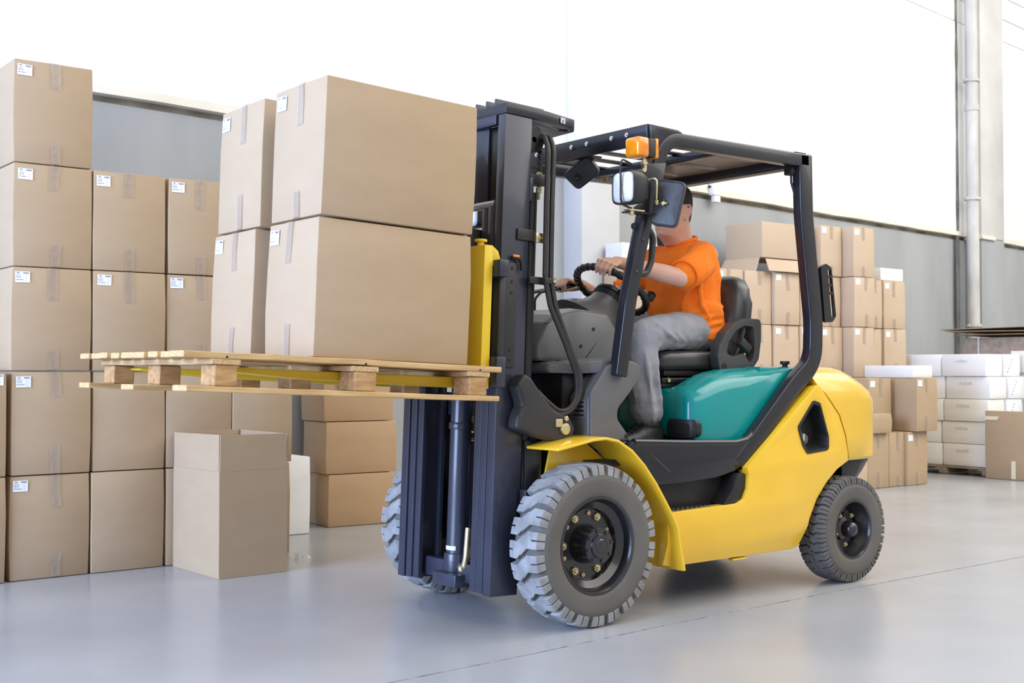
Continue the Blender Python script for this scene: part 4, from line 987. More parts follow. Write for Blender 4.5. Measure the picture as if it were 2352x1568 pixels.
# ---- mast (tilted frame: x = 0 front face, z = 0 rail feet)
for s in (-1, 1):
    g = G(); g.prism(sy([(0, 0.291), (0, 0.342), (0.14, 0.342), (0.14, 0.278), (0.118, 0.278), (0.118, 0.320), (0.022, 0.320), (0.022, 0.291)], s), 'xy', 0, 1.965); PM(g, 'outer_mast_rail', MASTP, bevel=0.0035)
    g = G(); g.prism(sy([(0.008, 0.190), (0.008, 0.233), (0.022, 0.233), (0.022, 0.239), (0.004, 0.239), (0.004, 0.283), (0.030, 0.283), (0.030, 0.242), (0.108, 0.242), (0.108, 0.272), (0.128, 0.272), (0.128, 0.190), (0.108, 0.190), (0.108, 0.220), (0.030, 0.220), (0.030, 0.190)], s), 'xy', 0.004, 1.60); PM(g, 'inner_mast_rail', MASTP, bevel=0.002)
    g = G(); g.prism(sy([(0.03, 0.155), (0.03, 0.272), (0.05, 0.272), (0.05, 0.155)], s), 'xy', 1.60, 1.93); PM(g, 'inner_rail_head', GREASE, bevel=0.003)
    g = G(); g.prism(sy([(0.004, 0.118), (0.020, 0.205), (0.030, 0.205), (0.014, 0.118)], s), 'xy', 1.600, 1.930); PM(g, 'guide_plate', MASTP, bevel=0.002)
    g = G(); g.cyl((0.172, s * 0.312, 0.03), (0.172, s * 0.312, 1.66), 0.025, 16); PM(g, 'side_lift_cylinder', GREASE)
    # bolted side plate
    g = G(); g.box(0.016, 0.080, s * 0.342, s * 0.352, 0.925, 1.355); bp_ = PM(g, 'side_plate', DARK, bevel=0.003)
    for z in (0.955, 0.995, 1.23, 1.275, 1.33):
        g = G(); g.cyl((0.052, s * 0.352, z), (0.052, s * 0.3535, z), 0.0065, 10); PM(g, 'bolt_hole', GREASE, bp_)
    g = G(); g.tube(fillet([(0.045, s * 0.356, 1.375), (0.080, s * 0.358, 1.375), (0.095, s * 0.358, 1.355), (0.097, s * 0.358, 1.325)], 0.02, 4), 0.008, 8); PM(g, 'latch_handle', BLACK, bp_, smooth=60)
    g = G(); g.box(0.045, 0.078, s * 0.353, s * 0.366, 1.376, 1.386); PM(g, 'reflector', AMBER, bp_, bevel=0.002)
    # upright plates on the top
    for (y, x1) in ((0.128, 0.06), (0.200, 0.08), (0.262, 0.26)):
        g = G(); g.box(0.004, x1, s * (y - 0.006), s * (y + 0.006), 1.965, 2.038); PM(g, 'top_rib', MASTP, bevel=0.002)
tp_o = [(0, -0.345), (0.215, -0.345), (0.395, -0.312), (0.425, -0.275), (0.435, -0.10), (0.435, 0.10), (0.425, 0.275), (0.395, 0.312), (0.215, 0.345), (0, 0.345)]
hol = [[(0.375 + 0.022 * math.cos(t), y + 0.022 * math.sin(t)) for t in [2 * math.pi * k / 14 for k in range(14)]] for y in (-0.262, 0.262)]
slot = [[(0.10, -0.22), (0.24, -0.24), (0.30, -0.20), (0.30, 0.20), (0.24, 0.24), (0.10, 0.22)]]
g = G(); g.prism_holes(tp_o, hol + slot, 'xy', 1.966, 2.008); tpl = PM(g, 'mast_top_plate', NAVY, bevel=0.005)
g = G(); g.prism([(0.300, -0.3345), (0.330, -0.3290), (0.330, -0.3280), (0.300, -0.3335)], 'xy', 1.976, 2.000); PM(g, 'sticker', STICK, tpl, smooth=0)
g = G(); g.prism([(0.311, -0.3352), (0.319, -0.3338), (0.319, -0.3328), (0.311, -0.3342)], 'xy', 1.980, 1.990); PM(g, 'sticker_mark', INK, tpl, smooth=0)
g = G(); g.box(-0.004, 0.022, -0.280, 0.280, 1.925, 1.968); PM(g, 'top_cross_beam', MASTP, bevel=0.003)
g = G(); g.cyl((0.018, -0.275, 1.600), (0.018, 0.275, 1.600), 0.017, 14); PM(g, 'tie_tube', PALEST)
g = G(); g.box(0.05, 0.12, -0.32, 0.32, 0.02, 0.10); PM(g, 'lower_cross_beam', MASTP, bevel=0.006)
g = G(); g.box(0.140, 0.160, -0.342, 0.342, 0.72, 0.82); PM(g, 'rear_cross_beam', MASTP, bevel=0.004)
g = G(); g.box(0.140, 0.160, -0.342, 0.342, 1.62, 1.72); PM(g, 'rear_cross_beam', MASTP, bevel=0.004)
# centre free-lift cylinder
g = G(); g.cyl((0.075, 0.0, 0.13), (0.075, 0.0, 1.30), 0.046, 28); lc = PM(g, 'lift_cylinder', MASTP)
g = G(); g.cyl((0.075, 0, 0.66), (0.075, 0, 0.69), 0.053, 28); PM(g, 'cylinder_collar', MASTP, lc, bevel=0.003)
g = G(); g.cyl((0.075, 0, 0.055), (0.075, 0, 0.135), 0.055, 28); g.prism([(0.0, -0.10), (0.0, 0.07), (0.14, 0.07), (0.14, -0.10)], 'xy', 0.0, 0.055); PM(g, 'cylinder_foot', MASTP, lc, bevel=0.006)
g = G(); rg = [[(0.075 + 0.0468 * math.cos(t), 0.0468 * math.sin(t), z) for t in [R(150 + 6 * k) for k in range(14)]] for z in (0.148, 0.166)]; g.loft(rg, closed=False, caps=False); PM(g, 'cylinder_label', STICK, lc)
g = G(); g.tube(fillet([(0.055, -0.07, 0.07), (0.05, -0.095, 0.09), (0.05, -0.105, 0.13), (0.06, -0.10, 0.25)], 0.02, 4), 0.014, 10); g.sphere((0.055, -0.072, 0.075), 0.020, 10, 8); PM(g, 'hydraulic_elbow', ZINC, lc, smooth=60)
# carriage and forks
g = G(); g.box(-0.085, -0.040, -0.45, 0.45, 1.280, 1.348); PM(g, 'carriage_top_bar', MASTP, bevel=0.004)
g = G(); g.box(-0.085, -0.040, -0.45, 0.45, 0.842, 0.962); PM(g, 'carriage_bottom_bar', MASTP, bevel=0.004)
for s in (-1, 1):
    g = G(); g.box(-0.042, 0.10, s * 0.150, s * 0.184, 0.86, 1.50); PM(g, 'carriage_side_plate', GREASE, bevel=0.006)
    g = G(); g.box(-0.06, -0.03, s * 0.385, s * 0.420, 0.96, 1.285); PM(g, 'carriage_upright', DARK, bevel=0.003)
    y0, y1 = s * 0.405, s * 0.288
    fk = [(-0.087, 0.834), (-0.087, 1.405), (-0.130, 1.405)] + [(p.x, p.y) for p in fillet([(-0.130, 1.0), (-0.130, 0.8745), (-0.30, 0.8745)], 0.03, 5)][1:-1] + [(-1.22, 0.872), (-1.236, 0.867), (-1.236, 0.860), (-0.90, 0.842), (-0.30, 0.834)]
    g = G(); g.prism(fk, 'xz', y0, y1); fk_ = PM(g, 'fork', YELLOWF, bevel=0.005, seg=2, bevel_angle=40)
    ym = (y0 + y1) / 2
    g = G(); g.cyl((-0.108, ym, 1.405), (-0.108, ym, 1.422), 0.014, 14); g.cyl((-0.108, ym, 1.422), (-0.108, ym, 1.432), 0.026, 18); PM(g, 'fork_pin', YELLOWF, fk_, bevel=0.002)
    g = G(); g.prism([(-0.088, 1.405), (-0.060, 1.385), (-0.045, 1.345), (-0.045, 1.322), (-0.088, 1.322)], 'xz', y0, y1); PM(g, 'fork_hook', YELLOWF, fk_, bevel=0.006)
# tilt bracket on the near and far side
for s in (-1, 1):
    tb = fillet([(-0.300, 0.985), (-0.262, 1.036), (-0.222, 1.012), (-0.175, 0.955), (-0.110, 0.888), (-0.020, 0.850), (0.012, 0.800), (-0.020, 0.752), (-0.110, 0.752), (-0.215, 0.778), (-0.306, 0.812), (-0.296, 0.862), (-0.272, 0.905)], 0.02, 4, True)
    g = G(); g.prism([(p.x, p.y) for p in tb], 'xz', s * 0.352, s * 0.425); tbk = P(g, 'tilt_bracket', DARK, bevel=0.022, seg=4, smooth=60, bevel_angle=50)
    g = G(); g.cyl((-0.055, s * 0.41, 0.803), (-0.055, s * 0.436, 0.803), 0.024, 20); P(g, 'bracket_pin', ZINC, tbk, bevel=0.003)
    g = G(); g.box(-0.105, -0.070, s * 0.42, s * 0.433, 0.812, 0.845); hexnut(g, (-0.050, s * 0.425, 0.846), (0, s, 0), 0.012, 0.010); P(g, 'lock_plate', ZINC, tbk, bevel=0.002)
    g = G(); g.box(-0.20, -0.11, s * 0.30, s * 0.345, 0.30, 0.76); P(g, 'mast_support', NAVY, bevel=0.006)
    g = G(); g.box(-0.235, -0.20, s * 0.350, s * 0.392, 0.26, 0.56); P(g, 'support_rib', BLACK, bevel=0.004)
# chains, sheaves and anchors
for s in (-1, 1):
    g = G(); g.lathe_y([(0.012, -0.02), (0.052, -0.02), (0.052, -0.013), (0.043, -0.010), (0.043, 0.010), (0.052, 0.013), (0.052, 0.02), (0.012, 0.02)], 0.172, 1.885, 28, y0=s * 0.300); PM(g, 'chain_sheave', GREASE, smooth=30)
    g = G()
    for k in range(14):
        z = 1.915 - k * 0.0125
        if k % 2: g.box(0.213, 0.227, s * 0.292, s * 0.308, z - 0.0095, z + 0.0095)
        else: g.box(0.215, 0.225, s * 0.288, s * 0.312, z - 0.008, z + 0.008)
    PM(g, 'lift_chain', GREASE, bevel=0.0015, seg=1)
    g = G(); g.cyl((0.220, s * 0.300, 1.640), (0.220, s * 0.300, 1.760), 0.0075, 10)
    for z in (1.668, 1.680, 1.745): hexnut(g, (0.220, s * 0.300, z), (0, 0, 1), 0.013, 0.010)
    PM(g, 'chain_anchor', ZINC, smooth=30)
    g = G(); g.box(0.150, 0.242, s * 0.275, s * 0.330, 1.697, 1.738); PM(g, 'anchor_block', DARK, bevel=0.003)
# hose clamps and hoses
g = G(); g.box(0.075, 0.165, -0.352, -0.342, 1.452, 1.500); cb = PM(g, 'hose_bracket', DARK, bevel=0.004)
g = G(); g.box(0.160, 0.215, -0.368, -0.352, 1.448, 1.488); PM(g, 'hose_clip', ZINC, cb, bevel=0.002)
for x in (0.175, 0.200):
    g = G(); hexnut(g, (x, -0.368, 1.468), (0, -1, 0), 0.0085, 0.008); PM(g, 'clip_bolt', ZINC, cb, smooth=20)
g = G(); g.box(0.13, 0.24, -0.372, -0.352, 1.275, 1.305); cb = PM(g, 'hose_bracket', DARK, bevel=0.003)
g = G(); g.box(0.185, 0.245, -0.405, -0.352, 1.278, 1.302); PM(g, 'hose_clip', DARK, cb, bevel=0.002)
g = G(); hexnut(g, (0.232, -0.405, 1.290), (0, -1, 0), 0.009, 0.006); PM(g, 'clip_bolt', ZINC, cb, smooth=20)
for k, dx in enumerate((0.0, 0.030)):
    pth = [(-0.105 + dx, -0.300, 2.02), (-0.085 + dx, -0.33, 2.03), (-0.095 + dx, -0.37, 1.97), (-0.118 + dx, -0.385, 1.75), (-0.130 + dx, -0.390, 1.43), (-0.106 + dx * 0.9, -0.395, 1.31), (-0.025 + dx * 0.55, -0.40, 1.150), (0.034 + dx * 0.4, -0.40 - 0.01 * k, 1.025), (0.038 + dx * 0.4, -0.40 - 0.01 * k, 0.94), (-0.004 + dx * 0.2, -0.40, 0.882 - dx * 0.3), (-0.060, -0.395, 0.872 - dx * 0.5), (-0.115, -0.385, 0.915 - dx * 0.6), (-0.165 , -0.37, 0.965 - dx * 0.6), (-0.19, -0.33, 0.985 - dx * 0.6)]
    g = G(); g.tube(fillet(pth, 0.12, 6), 0.0115, 10); P(g, 'hydraulic_hose', HOSE, smooth=70)
g = G(); g.box(-0.215, -0.155, -0.375, -0.345, 0.945, 0.975); P(g, 'hose_coupling', BLACK, bevel=0.004)

# ---- lamps and mirrors
g = G(); g.box(0.258, 0.325, -0.545, -0.455, 1.955, 2.042); tl = P(g, 'turn_signal', AMBER, bevel=0.014, seg=3)
g = G(); g.box(0.322, 0.365, -0.540, -0.460, 1.958, 2.040); P(g, 'signal_body', DARK, tl, bevel=0.006)
g = G(); g.box(0.362, 0.378, -0.545, -0.455, 1.955, 2.042); P(g, 'signal_rear_lens', AMBER, tl, bevel=0.006)
g = G(); g.cyl((0.335, -0.50, 1.905), (0.335, -0.50, 1.96), 0.010, 10); hexnut(g, (0.335, -0.50, 1.93), (0, 0, 1), 0.016, 0.012); P(g, 'signal_stem', ZINC, tl, smooth=30)
def rsq(cx, hy, hz, yc, zc, p=0.42, n=28):
    q = []
    for k in range(n):
        t = 2 * math.pi * k / n; c, s_ = math.cos(t), math.sin(t)
        q.append((cx, yc + hy * math.copysign(abs(c) ** p, c), zc + hz * math.copysign(abs(s_) ** p, s_)))
    return q
def headlamp(s):
    yc, zc = s * 0.545, 1.812
    g = G(); g.loft([rsq(0.170, 0.060, 0.064, yc, zc), rsq(0.163, 0.066, 0.070, yc, zc), rsq(0.180, 0.068, 0.072, yc, zc), rsq(0.225, 0.066, 0.069, yc, zc), rsq(0.265, 0.050, 0.052, yc, zc), rsq(0.280, 0.030, 0.032, yc, zc)]); hl_ = P(g, 'headlamp', BLACK, smooth=45)
    g = G(); g.loft([rsq(0.171, 0.060, 0.064, yc, zc), rsq(0.160, 0.057, 0.061, yc, zc), rsq(0.152, 0.040, 0.044, yc, zc), rsq(0.149, 0.014, 0.016, yc, zc)]); P(g, 'lamp_lens', LENS, hl_, smooth=60)
    g = G(); g.tube(fillet([(0.215, yc + s * 0.0, 1.915), (0.150, yc + s * 0.012, 1.928), (0.138, yc + s * 0.015, 1.90), (0.138, yc + s * 0.015, 1.76), (0.150, yc + s * 0.015, 1.735), (0.235, yc, 1.722)], [0, 0.02, 0.03, 0.03, 0.03, 0], 5), 0.0045, 8); P(g, 'lamp_guard', STEEL if s > 0 else GLOSSB, hl_, smooth=60)
    g = G(); g.box(0.185, 0.275, yc - 0.018, yc + 0.018, 1.716, 1.722); hexnut(g, (0.215, yc, 1.722), (0, 0, 1), 0.012, 0.010); hexnut(g, (0.215, yc, 1.716), (0, 0, -1), 0.012, 0.016); P(g, 'lamp_foot', ZINC, hl_, bevel=0.0)
    g = G(); g.prism([(0.22, 1.716), (0.40, 1.716), (0.46, 1.95), (0.30, 1.93), (0.345, 1.86), (0.30, 1.76)], 'xz', s * 0.500, s * 0.507); br = P(g, 'lamp_bracket', NAVY, hl_, bevel=0.002)
    g = G(); g.box(0.20, 0.40, min(s * 0.50, yc), max(s * 0.50, yc), 1.710, 1.716); P(g, 'lamp_shelf', NAVY, hl_)
    g = G(); hexnut(g, (0.322, s * 0.507, 1.905), (0, s, 0), 0.011, 0.008); P(g, 'bracket_bolt', ZINC, hl_, smooth=20)
headlamp(-1); headlamp(1)
def mirror_head(name, c, nrm, roll, w, h, arm=None):
    """shell whose back faces nrm; the glass is on the other side"""
    nrm = Vector(nrm).normalized(); up = V(0, 0, 1); rt = up.cross(nrm).normalized(); up = nrm.cross(rt)
    Mx = Matrix.Translation(Vector(c)) @ Matrix((rt, up, nrm)).transposed().to_4x4() @ Matrix.Rotation(roll, 4, 'Z')
    def rs(k, z):
        o1 = fillet([(-w / 2 * 0.94, -h / 2), (w / 2 * 0.86, -h / 2), (w / 2, h / 2), (-w / 2, h / 2)], 0.028, 6, True)
        return [Mx @ V(p.x * k, p.y * k, z) for p in o1]
    g = G(); g.loft([rs(1.0, -0.012), rs(1.01, -0.004), rs(1.0, 0.010), rs(0.95, 0.014), rs(0.90, 0.010), rs(0.6, 0.014), rs(0.3, 0.016)]); mo = P(g, name, MIRB, smooth=35)
    g = G(); g.loft([rs(0.96, -0.0125), rs(0.96, -0.0140)]); P(g, 'mirror_glass', MIRR, mo, smooth=20)
    g = G(); g.cyl(Mx @ V(-w * 0.16, 0.0, 0.012), Mx @ V(-w * 0.16, 0.0, 0.026), 0.016, 14); g.cyl(Mx @ V(-w * 0.16, 0, 0.02), Mx @ V(-w * 0.22, 0.004, 0.034), 0.009, 10); P(g, 'mirror_mount', BLACK, mo, smooth=40)
    return mo, Mx
mo, Mx = mirror_head('side_mirror', (0.393, -0.585, 1.757), (-0.88, -0.47, 0.05), R(-10), 0.128, 0.200)
g = G(); g.tube(fillet([(0.345, -0.502, 1.862), (0.352, -0.545, 1.868), (0.360, -0.550, 1.85), (0.354, -0.552, 1.775)], 0.02, 4), 0.0055, 8); g.sphere((0.354, -0.555, 1.762), 0.013, 10, 8); g.sphere((0.360, -0.585, 1.755), 0.011, 10, 8); g.cyl((0.354, -0.555, 1.762), (0.370, -0.600, 1.755), 0.006, 8); P(g, 'mirror_arm', ZINC, mo, smooth=50)
mo, Mx = mirror_head('inner_mirror', (0.43, 0.010, 1.972), (-0.66, -0.42, -0.50), R(34), 0.165, 0.105)
g = G(); g.cyl((0.425, 0.0, 2.03), (0.425, -0.005, 1.985), 0.007, 8); g.box(0.385, 0.45, -0.10, 0.10, 2.026, 2.034); P(g, 'mirror_bracket', BLACK, mo)
# tail lamp on the rear posts
for s in (-1, 1):
    to = fillet([(1.548, 1.555), (1.590, 1.572), (1.632, 1.555), (1.668, 1.315), (1.640, 1.285), (1.578, 1.280)], 0.012, 3, True)
    holes = []
    for (z0, z1) in ((1.515, 1.543), (1.473, 1.503), (1.432, 1.461), (1.312, 1.420)):
        f0 = lambda z: 1.600 + (1.55 - z) * 0.125
        holes.append([(f0(z0), z0), (f0(z0) + 0.026, z0), (f0(z1) + 0.026, z1), (f0(z1), z1)])
    g = G(); g.prism_holes([(p.x, p.y) for p in to], holes, 'xz', s * 0.490, s * 0.475); tlp = P(g, 'tail_lamp', BLACK, bevel=0.002, seg=1)
    g = G(); g.prism([(1.553, 1.548), (1.585, 1.555), (1.628, 1.292), (1.583, 1.288)], 'xz', s * 0.475, s * 0.400); P(g, 'lamp_housing', BLACK, tlp, bevel=0.003)
    g = G(); g.prism([(1.590, 1.548), (1.622, 1.548), (1.638, 1.432), (1.604, 1.432)], 'xz', s * 0.474, s * 0.464); P(g, 'red_lens', REDL, tlp)
    g = G(); g.prism([(1.606, 1.426), (1.633, 1.426), (1.641, 1.366), (1.614, 1.366)], 'xz', s * 0.474, s * 0.464); P(g, 'amber_lens', AMBER, tlp)
    g = G(); g.prism([(1.615, 1.362), (1.641, 1.362), (1.648, 1.305), (1.620, 1.305)], 'xz', s * 0.474, s * 0.464); P(g, 'clear_lens', LENS, tlp)

# ================================================================== DRIVER
per_loc = V(1.10, 0, 0.664)
per = empty('person', per_loc)
tag(per, 'forklift driver in orange T-shirt and grey trousers, one hand on the steering wheel', 'person')
PINV = Matrix.Translation(-per_loc)
def apply_mods(o, smooth=None):
    dg = bpy.context.evaluated_depsgraph_get()
    me = bpy.data.meshes.new_from_object(o.evaluated_get(dg))
    o.modifiers.clear(); old = o.data; me.name = old.name; o.data = me
    for p in me.polygons: p.use_smooth = True
def fuse(o, vox, it=4, disp=None):
    md = o.modifiers.new('remesh', 'REMESH'); md.mode = 'VOXEL'; md.voxel_size = vox
    ms = o.modifiers.new('smooth', 'SMOOTH'); ms.factor = 0.5; ms.iterations = it
    if disp:
        for (sc, st_, kind) in disp:
            tx = bpy.data.textures.new('cloth_folds', kind); tx.noise_scale = sc
            if kind == 'CLOUDS': tx.noise_depth = 1
            d = o.modifiers.new('folds', 'DISPLACE'); d.texture = tx; d.strength = st_; d.mid_level = 0.5; d.texture_coords = 'LOCAL'
    apply_mods(o)

# ---- head geometry (local: f forward = -x, w = y, z up from the chin)
HL = [(-0.045, 0.035, -0.060, 0.050), (-0.02, 0.062, -0.060, 0.052), (0.0, 0.092, -0.064, 0.054), (0.03, 0.101, -0.074, 0.062), (0.06, 0.099, -0.084, 0.067), (0.09, 0.098, -0.092, 0.071), (0.12, 0.094, -0.098, 0.074), (0.15, 0.098, -0.102, 0.077), (0.18, 0.092, -0.100, 0.076), (0.205, 0.076, -0.088, 0.067), (0.225, 0.050, -0.062, 0.048), (0.236, 0.020, -0.028, 0.022)]
HPOS = V(1.022, 0.0, 1.713)
HROT = Matrix.Rotation(R(-3), 4, 'Y') @ Matrix.Rotation(R(4), 4, 'Z')
HMX = Matrix.Translation(HPOS) @ HROT @ Matrix.Scale(1.09, 4)
def hp(f, w, z): return HMX @ V(-f, w, z)
def hring(z):
    for a, b in zip(HL, HL[1:]):
        if z <= b[0]:
            t = (z - a[0]) / (b[0] - a[0]); return [a[i] + (b[i] - a[i]) * t for i in range(4)]
    return HL[-1]
def hsurf(z, th, off=0.0):
    _, ff, fb, hw_ = hring(z); c = (ff + fb) / 2; a = (ff - fb) / 2 + off; b = hw_ + off
    return c + a * math.cos(th), b * math.sin(th)
g = G()
rings = []
for L_ in HL:
    rings.append([hp(*(hsurf(L_[0], 2 * math.pi * k / 28) + (L_[0],))) for k in range(28)])
g.loft(rings)
# nose, brow, lips, chin, ears
g.loft([[hp(0.090, -0.010, 0.128), hp(0.090, 0.010, 0.128), hp(0.101, 0.004, 0.130), hp(0.101, -0.004, 0.130)], [hp(0.088, -0.017, 0.088), hp(0.088, 0.017, 0.088), hp(0.122, 0.007, 0.092), hp(0.122, -0.007, 0.092)], [hp(0.088, -0.014, 0.080), hp(0.088, 0.014, 0.080), hp(0.110, 0.006, 0.082), hp(0.110, -0.006, 0.082)]])
g.sphere(hp(0.115, 0, 0.092), (0.010, 0.010, 0.009)); g.sphere(hp(0.100, 0.013, 0.086), 0.008); g.sphere(hp(0.100, -0.013, 0.086), 0.008)
g.sphere(hp(0.086, 0, 0.012), (0.018, 0.022, 0.016)); g.sphere(hp(0.094, 0, 0.056), (0.012, 0.026, 0.012))
for s in (-1, 1):
    g.sphere(hp(0.082, s * 0.032, 0.142), (0.016, 0.026, 0.009)); g.sphere(hp(0.070, s * 0.046, 0.095), (0.024, 0.018, 0.018))
    pts = [hp(0.006, s * 0.072, 0.080), hp(0.0, s * 0.077, 0.068), hp(-0.010, s * 0.080, 0.078), hp(-0.022, s * 0.088, 0.100), hp(-0.024, s * 0.090, 0.120), hp(-0.014, s * 0.088, 0.134), hp(0.002, s * 0.080, 0.132), hp(0.008, s * 0.076, 0.118)]
    g.tube(pts, [0.006, 0.008, 0.007, 0.0062, 0.006, 0.006, 0.0055, 0.005], 8)
    g.loft([[hp(0.004, s * 0.070, 0.080), hp(-0.020, s * 0.070, 0.085), hp(-0.022, s * 0.070, 0.125), hp(0.002, s * 0.070, 0.128)], [hp(0.002, s * 0.078, 0.082), hp(-0.014, s * 0.082, 0.088), hp(-0.018, s * 0.083, 0.122), hp(0.0, s * 0.079, 0.124)]])
# neck
NB = V(1.075, 0, 1.655)
g.limb([NB, V(1.062, 0, 1.71), V(1.050, 0, 1.755), V(1.045, 0, 1.81)], [0.068, 0.064, 0.062, 0.064], 16)
# torso and legs under the clothes (one continuous body)
g.limb([V(1.16, 0, 1.25), V(1.11, 0, 1.38), V(1.08, 0, 1.50), V(1.075, 0, 1.62)], [0.115, 0.11, 0.12, 0.075], 16)
for s in (-1, 1):
    g.limb([V(1.12, s * 0.09, 1.24), V(0.86, s * 0.15, 1.22), V(0.590, s * 0.222, 1.205)], [0.07, 0.065, 0.05])
    g.limb([V(0.590, s * 0.222, 1.205), V(0.590, s * 0.226, 1.0), V(0.605, s * 0.23, 0.76), V(0.595, s * 0.23, 0.715)], [0.05, 0.048, 0.036, 0.036])
    g.limb([V(1.075, 0, 1.61), V(1.06, s * 0.16, 1.60)], [0.06, 0.055])
def hand(g, G0, t, v, u, rb=0.015):
    """fingers closed round a bar through G0; t index->little finger, v towards the wrist, u back of the hand"""
    W = G0 + v * 0.112 + u * 0.016
    ls = (0.97, 1.06, 1.0, 0.82)
    for i in range(4):
        o = t * ((i - 1.5) * 0.0215); L_ = ls[i]
        mcp = G0 + o * 1.05 + v * 0.030 + u * (0.031 - 0.004 * abs(i - 1.2))
        pip = G0 + o * 1.08 + v * (-0.014 * L_) + u * (0.020 + 0.018 * L_)
        dip = G0 + o * 1.02 + v * (-0.034 * L_) + u * 0.010
        tip = G0 + o * 0.98 + v * (-0.024 * L_) - u * 0.018 * L_
        g.tube([W + o * 0.55, (W + mcp) / 2 + o * 0.2 + u * 0.004, mcp], [0.0165, 0.0150, 0.0120], 10)
        g.limb([mcp, pip, dip, tip], [0.0108, 0.0100, 0.0090, 0.0080], 10)
    tb0 = W - t * 0.020 - v * 0.020 - u * 0.004
    tb1 = G0 - t * 0.040 + v * 0.048 - u * 0.004
    tb2 = G0 - t * 0.047 + v * 0.018 - u * 0.010
    tb3 = G0 - t * 0.040 - v * 0.008 - u * 0.014
    g.limb([tb0, tb1, tb2, tb3], [0.0150, 0.0135, 0.0112, 0.0088], 10)
    return W
def frame(t, toward, upish):
    t = t.normalized(); v = (toward - t * toward.dot(t)).normalized(); u = t.cross(v)
    if u.dot(upish) < 0: u = -u
    return t, v, u
# left hand on the wheel
GA = -0.56; G0 = wpt(GA, 0.18, 0.0)
tang = (WE * (-math.sin(GA)) + WY * math.cos(GA))
ELB = V(0.805, -0.262, 1.478); SHO = V(1.058, -0.190, 1.600)
t, v, u = frame(-tang, ELB - G0, V(-0.3, 0, 1))
Wn = hand(g, G0, t, v, u)
g.limb([SHO, V(0.93, -0.235, 1.535), ELB], [0.056, 0.050, 0.043], 14)
g.limb([ELB, ELB.lerp(Wn, 0.28), ELB.lerp(Wn, 0.7), Wn], [0.043, 0.045, 0.035, 0.027], 14)
# right hand on the lever
G1 = V(0.530, 0.256, 1.449); ELB2 = V(0.850, 0.285, 1.365); SHO2 = V(1.070, 0.190, 1.600)
t2, v2, u2 = frame(V(0, 1, 0), V(1, 0, 0.02), V(0, 0, 1))
Wf = hand(g, G1, t2, v2, u2)
g.limb([SHO2, V(0.96, 0.245, 1.49), ELB2], [0.056, 0.050, 0.043], 14)
g.limb([ELB2, ELB2.lerp(Wf, 0.28), ELB2.lerp(Wf, 0.7), Wf], [0.043, 0.044, 0.034, 0.027], 14)
body = g.out('body', SKIN, per, inv=PINV, smooth=0)
fuse(body, 0.0036, 5)
# face details
for s in (-1, 1):
    g = G(); g.sphere(hp(0.0835, s * 0.031, 0.121), 0.0118, 14, 10); e = g.out('eye', EYEW, body, smooth=60)
    g = G(); g.sphere(hp(0.0922, s * 0.031, 0.121), (0.0032, 0.0062, 0.0062), 12, 8); g.out('iris', IRIS, e, smooth=60)
    g = G(); g.tube([hp(0.098, s * 0.014, 0.146), hp(0.098, s * 0.032, 0.150), hp(0.083, s * 0.050, 0.145)], [0.0035, 0.004, 0.0025], 6); g.out('eyebrow', HAIR, body, smooth=60)
g = G(); g.tube([hp(0.092, -0.024, 0.055), hp(0.1045, -0.010, 0.058), hp(0.106, 0, 0.0575), hp(0.1045, 0.010, 0.058), hp(0.092, 0.024, 0.055)], [0.002, 0.004, 0.0045, 0.004, 0.002], 8); g.out('lips', LIP, body, smooth=60)
# short hair as a close shell over the skull
g = G(); rows = []
NT = 40
def lowz(th):
    c = math.cos(th)                    # 1 = forehead, -1 = nape
    if c > 0.55: return 0.192
    if c > 0.12: return 0.192 - (0.55 - c) / 0.43 * 0.062
    if c > -0.25: return 0.135
    return 0.135 - min(1, (-0.25 - c) / 0.45) * 0.095
for i in range(10):
    row = []
    for k in range(NT):
        th = 2 * math.pi * k / NT; z0 = lowz(th); z = z0 + (0.2365 - z0) * (i / 9.0) ** 0.8
        f, w_ = hsurf(min(z, 0.2355), th, 0.0015 if i == 0 else 0.0050)
        row.append(hp(f, w_, z + 0.004 * (i / 9.0)))
    rows.append(row)
g.loft(rows, caps=False); g.face([g.bm.verts[-NT + k] for k in range(NT)] if False else []) if False else None
g.bm.verts.ensure_lookup_table(); g.face([g.bm.verts[len(g.bm.verts) - NT + k] for k in range(NT)])
g.out('hair', HAIR, body, smooth=80)

# ---- T-shirt
g = G(); rings = []
for (z, x, a, b, e) in ((1.185, 1.165, 0.150, 0.185, 0), (1.22, 1.130, 0.172, 0.198, 0), (1.28, 1.105, 0.172, 0.196, 0), (1.36, 1.092, 0.160, 0.190, 0), (1.44, 1.085, 0.152, 0.194, 0), (1.52, 1.080, 0.145, 0.205, 0), (1.58, 1.078, 0.132, 0.210, 0), (1.625, 1.076, 0.108, 0.195, 0), (1.66, 1.076, 0.084, 0.140, 0), (1.684, 1.074, 0.072, 0.082, 0)):
    q = []
    for k in range(32):
        th = 2 * math.pi * k / 32; c, s_ = math.cos(th), math.sin(th)
        zz = z + (0.022 * (-c) if z > 1.6 else 0) * 0 + (0.030 * c if z < 1.2 else 0)
        q.append((x + a * math.copysign(abs(c) ** 0.85, c), b * math.copysign(abs(s_) ** 0.85, s_), zz + (0.022 * c if z > 1.65 else 0)))
    rings.append(q)
g.loft(rings)
g.limb([V(1.065, -0.150, 1.605), V(0.995, -0.215, 1.572), V(0.915, -0.242, 1.533), V(0.852, -0.254, 1.505)], [0.078, 0.082, 0.079, 0.077], 16)
g.limb([V(1.070, 0.150, 1.605), V(1.02, 0.215, 1.550), V(0.955, 0.255, 1.475)], [0.078, 0.078, 0.072], 16)
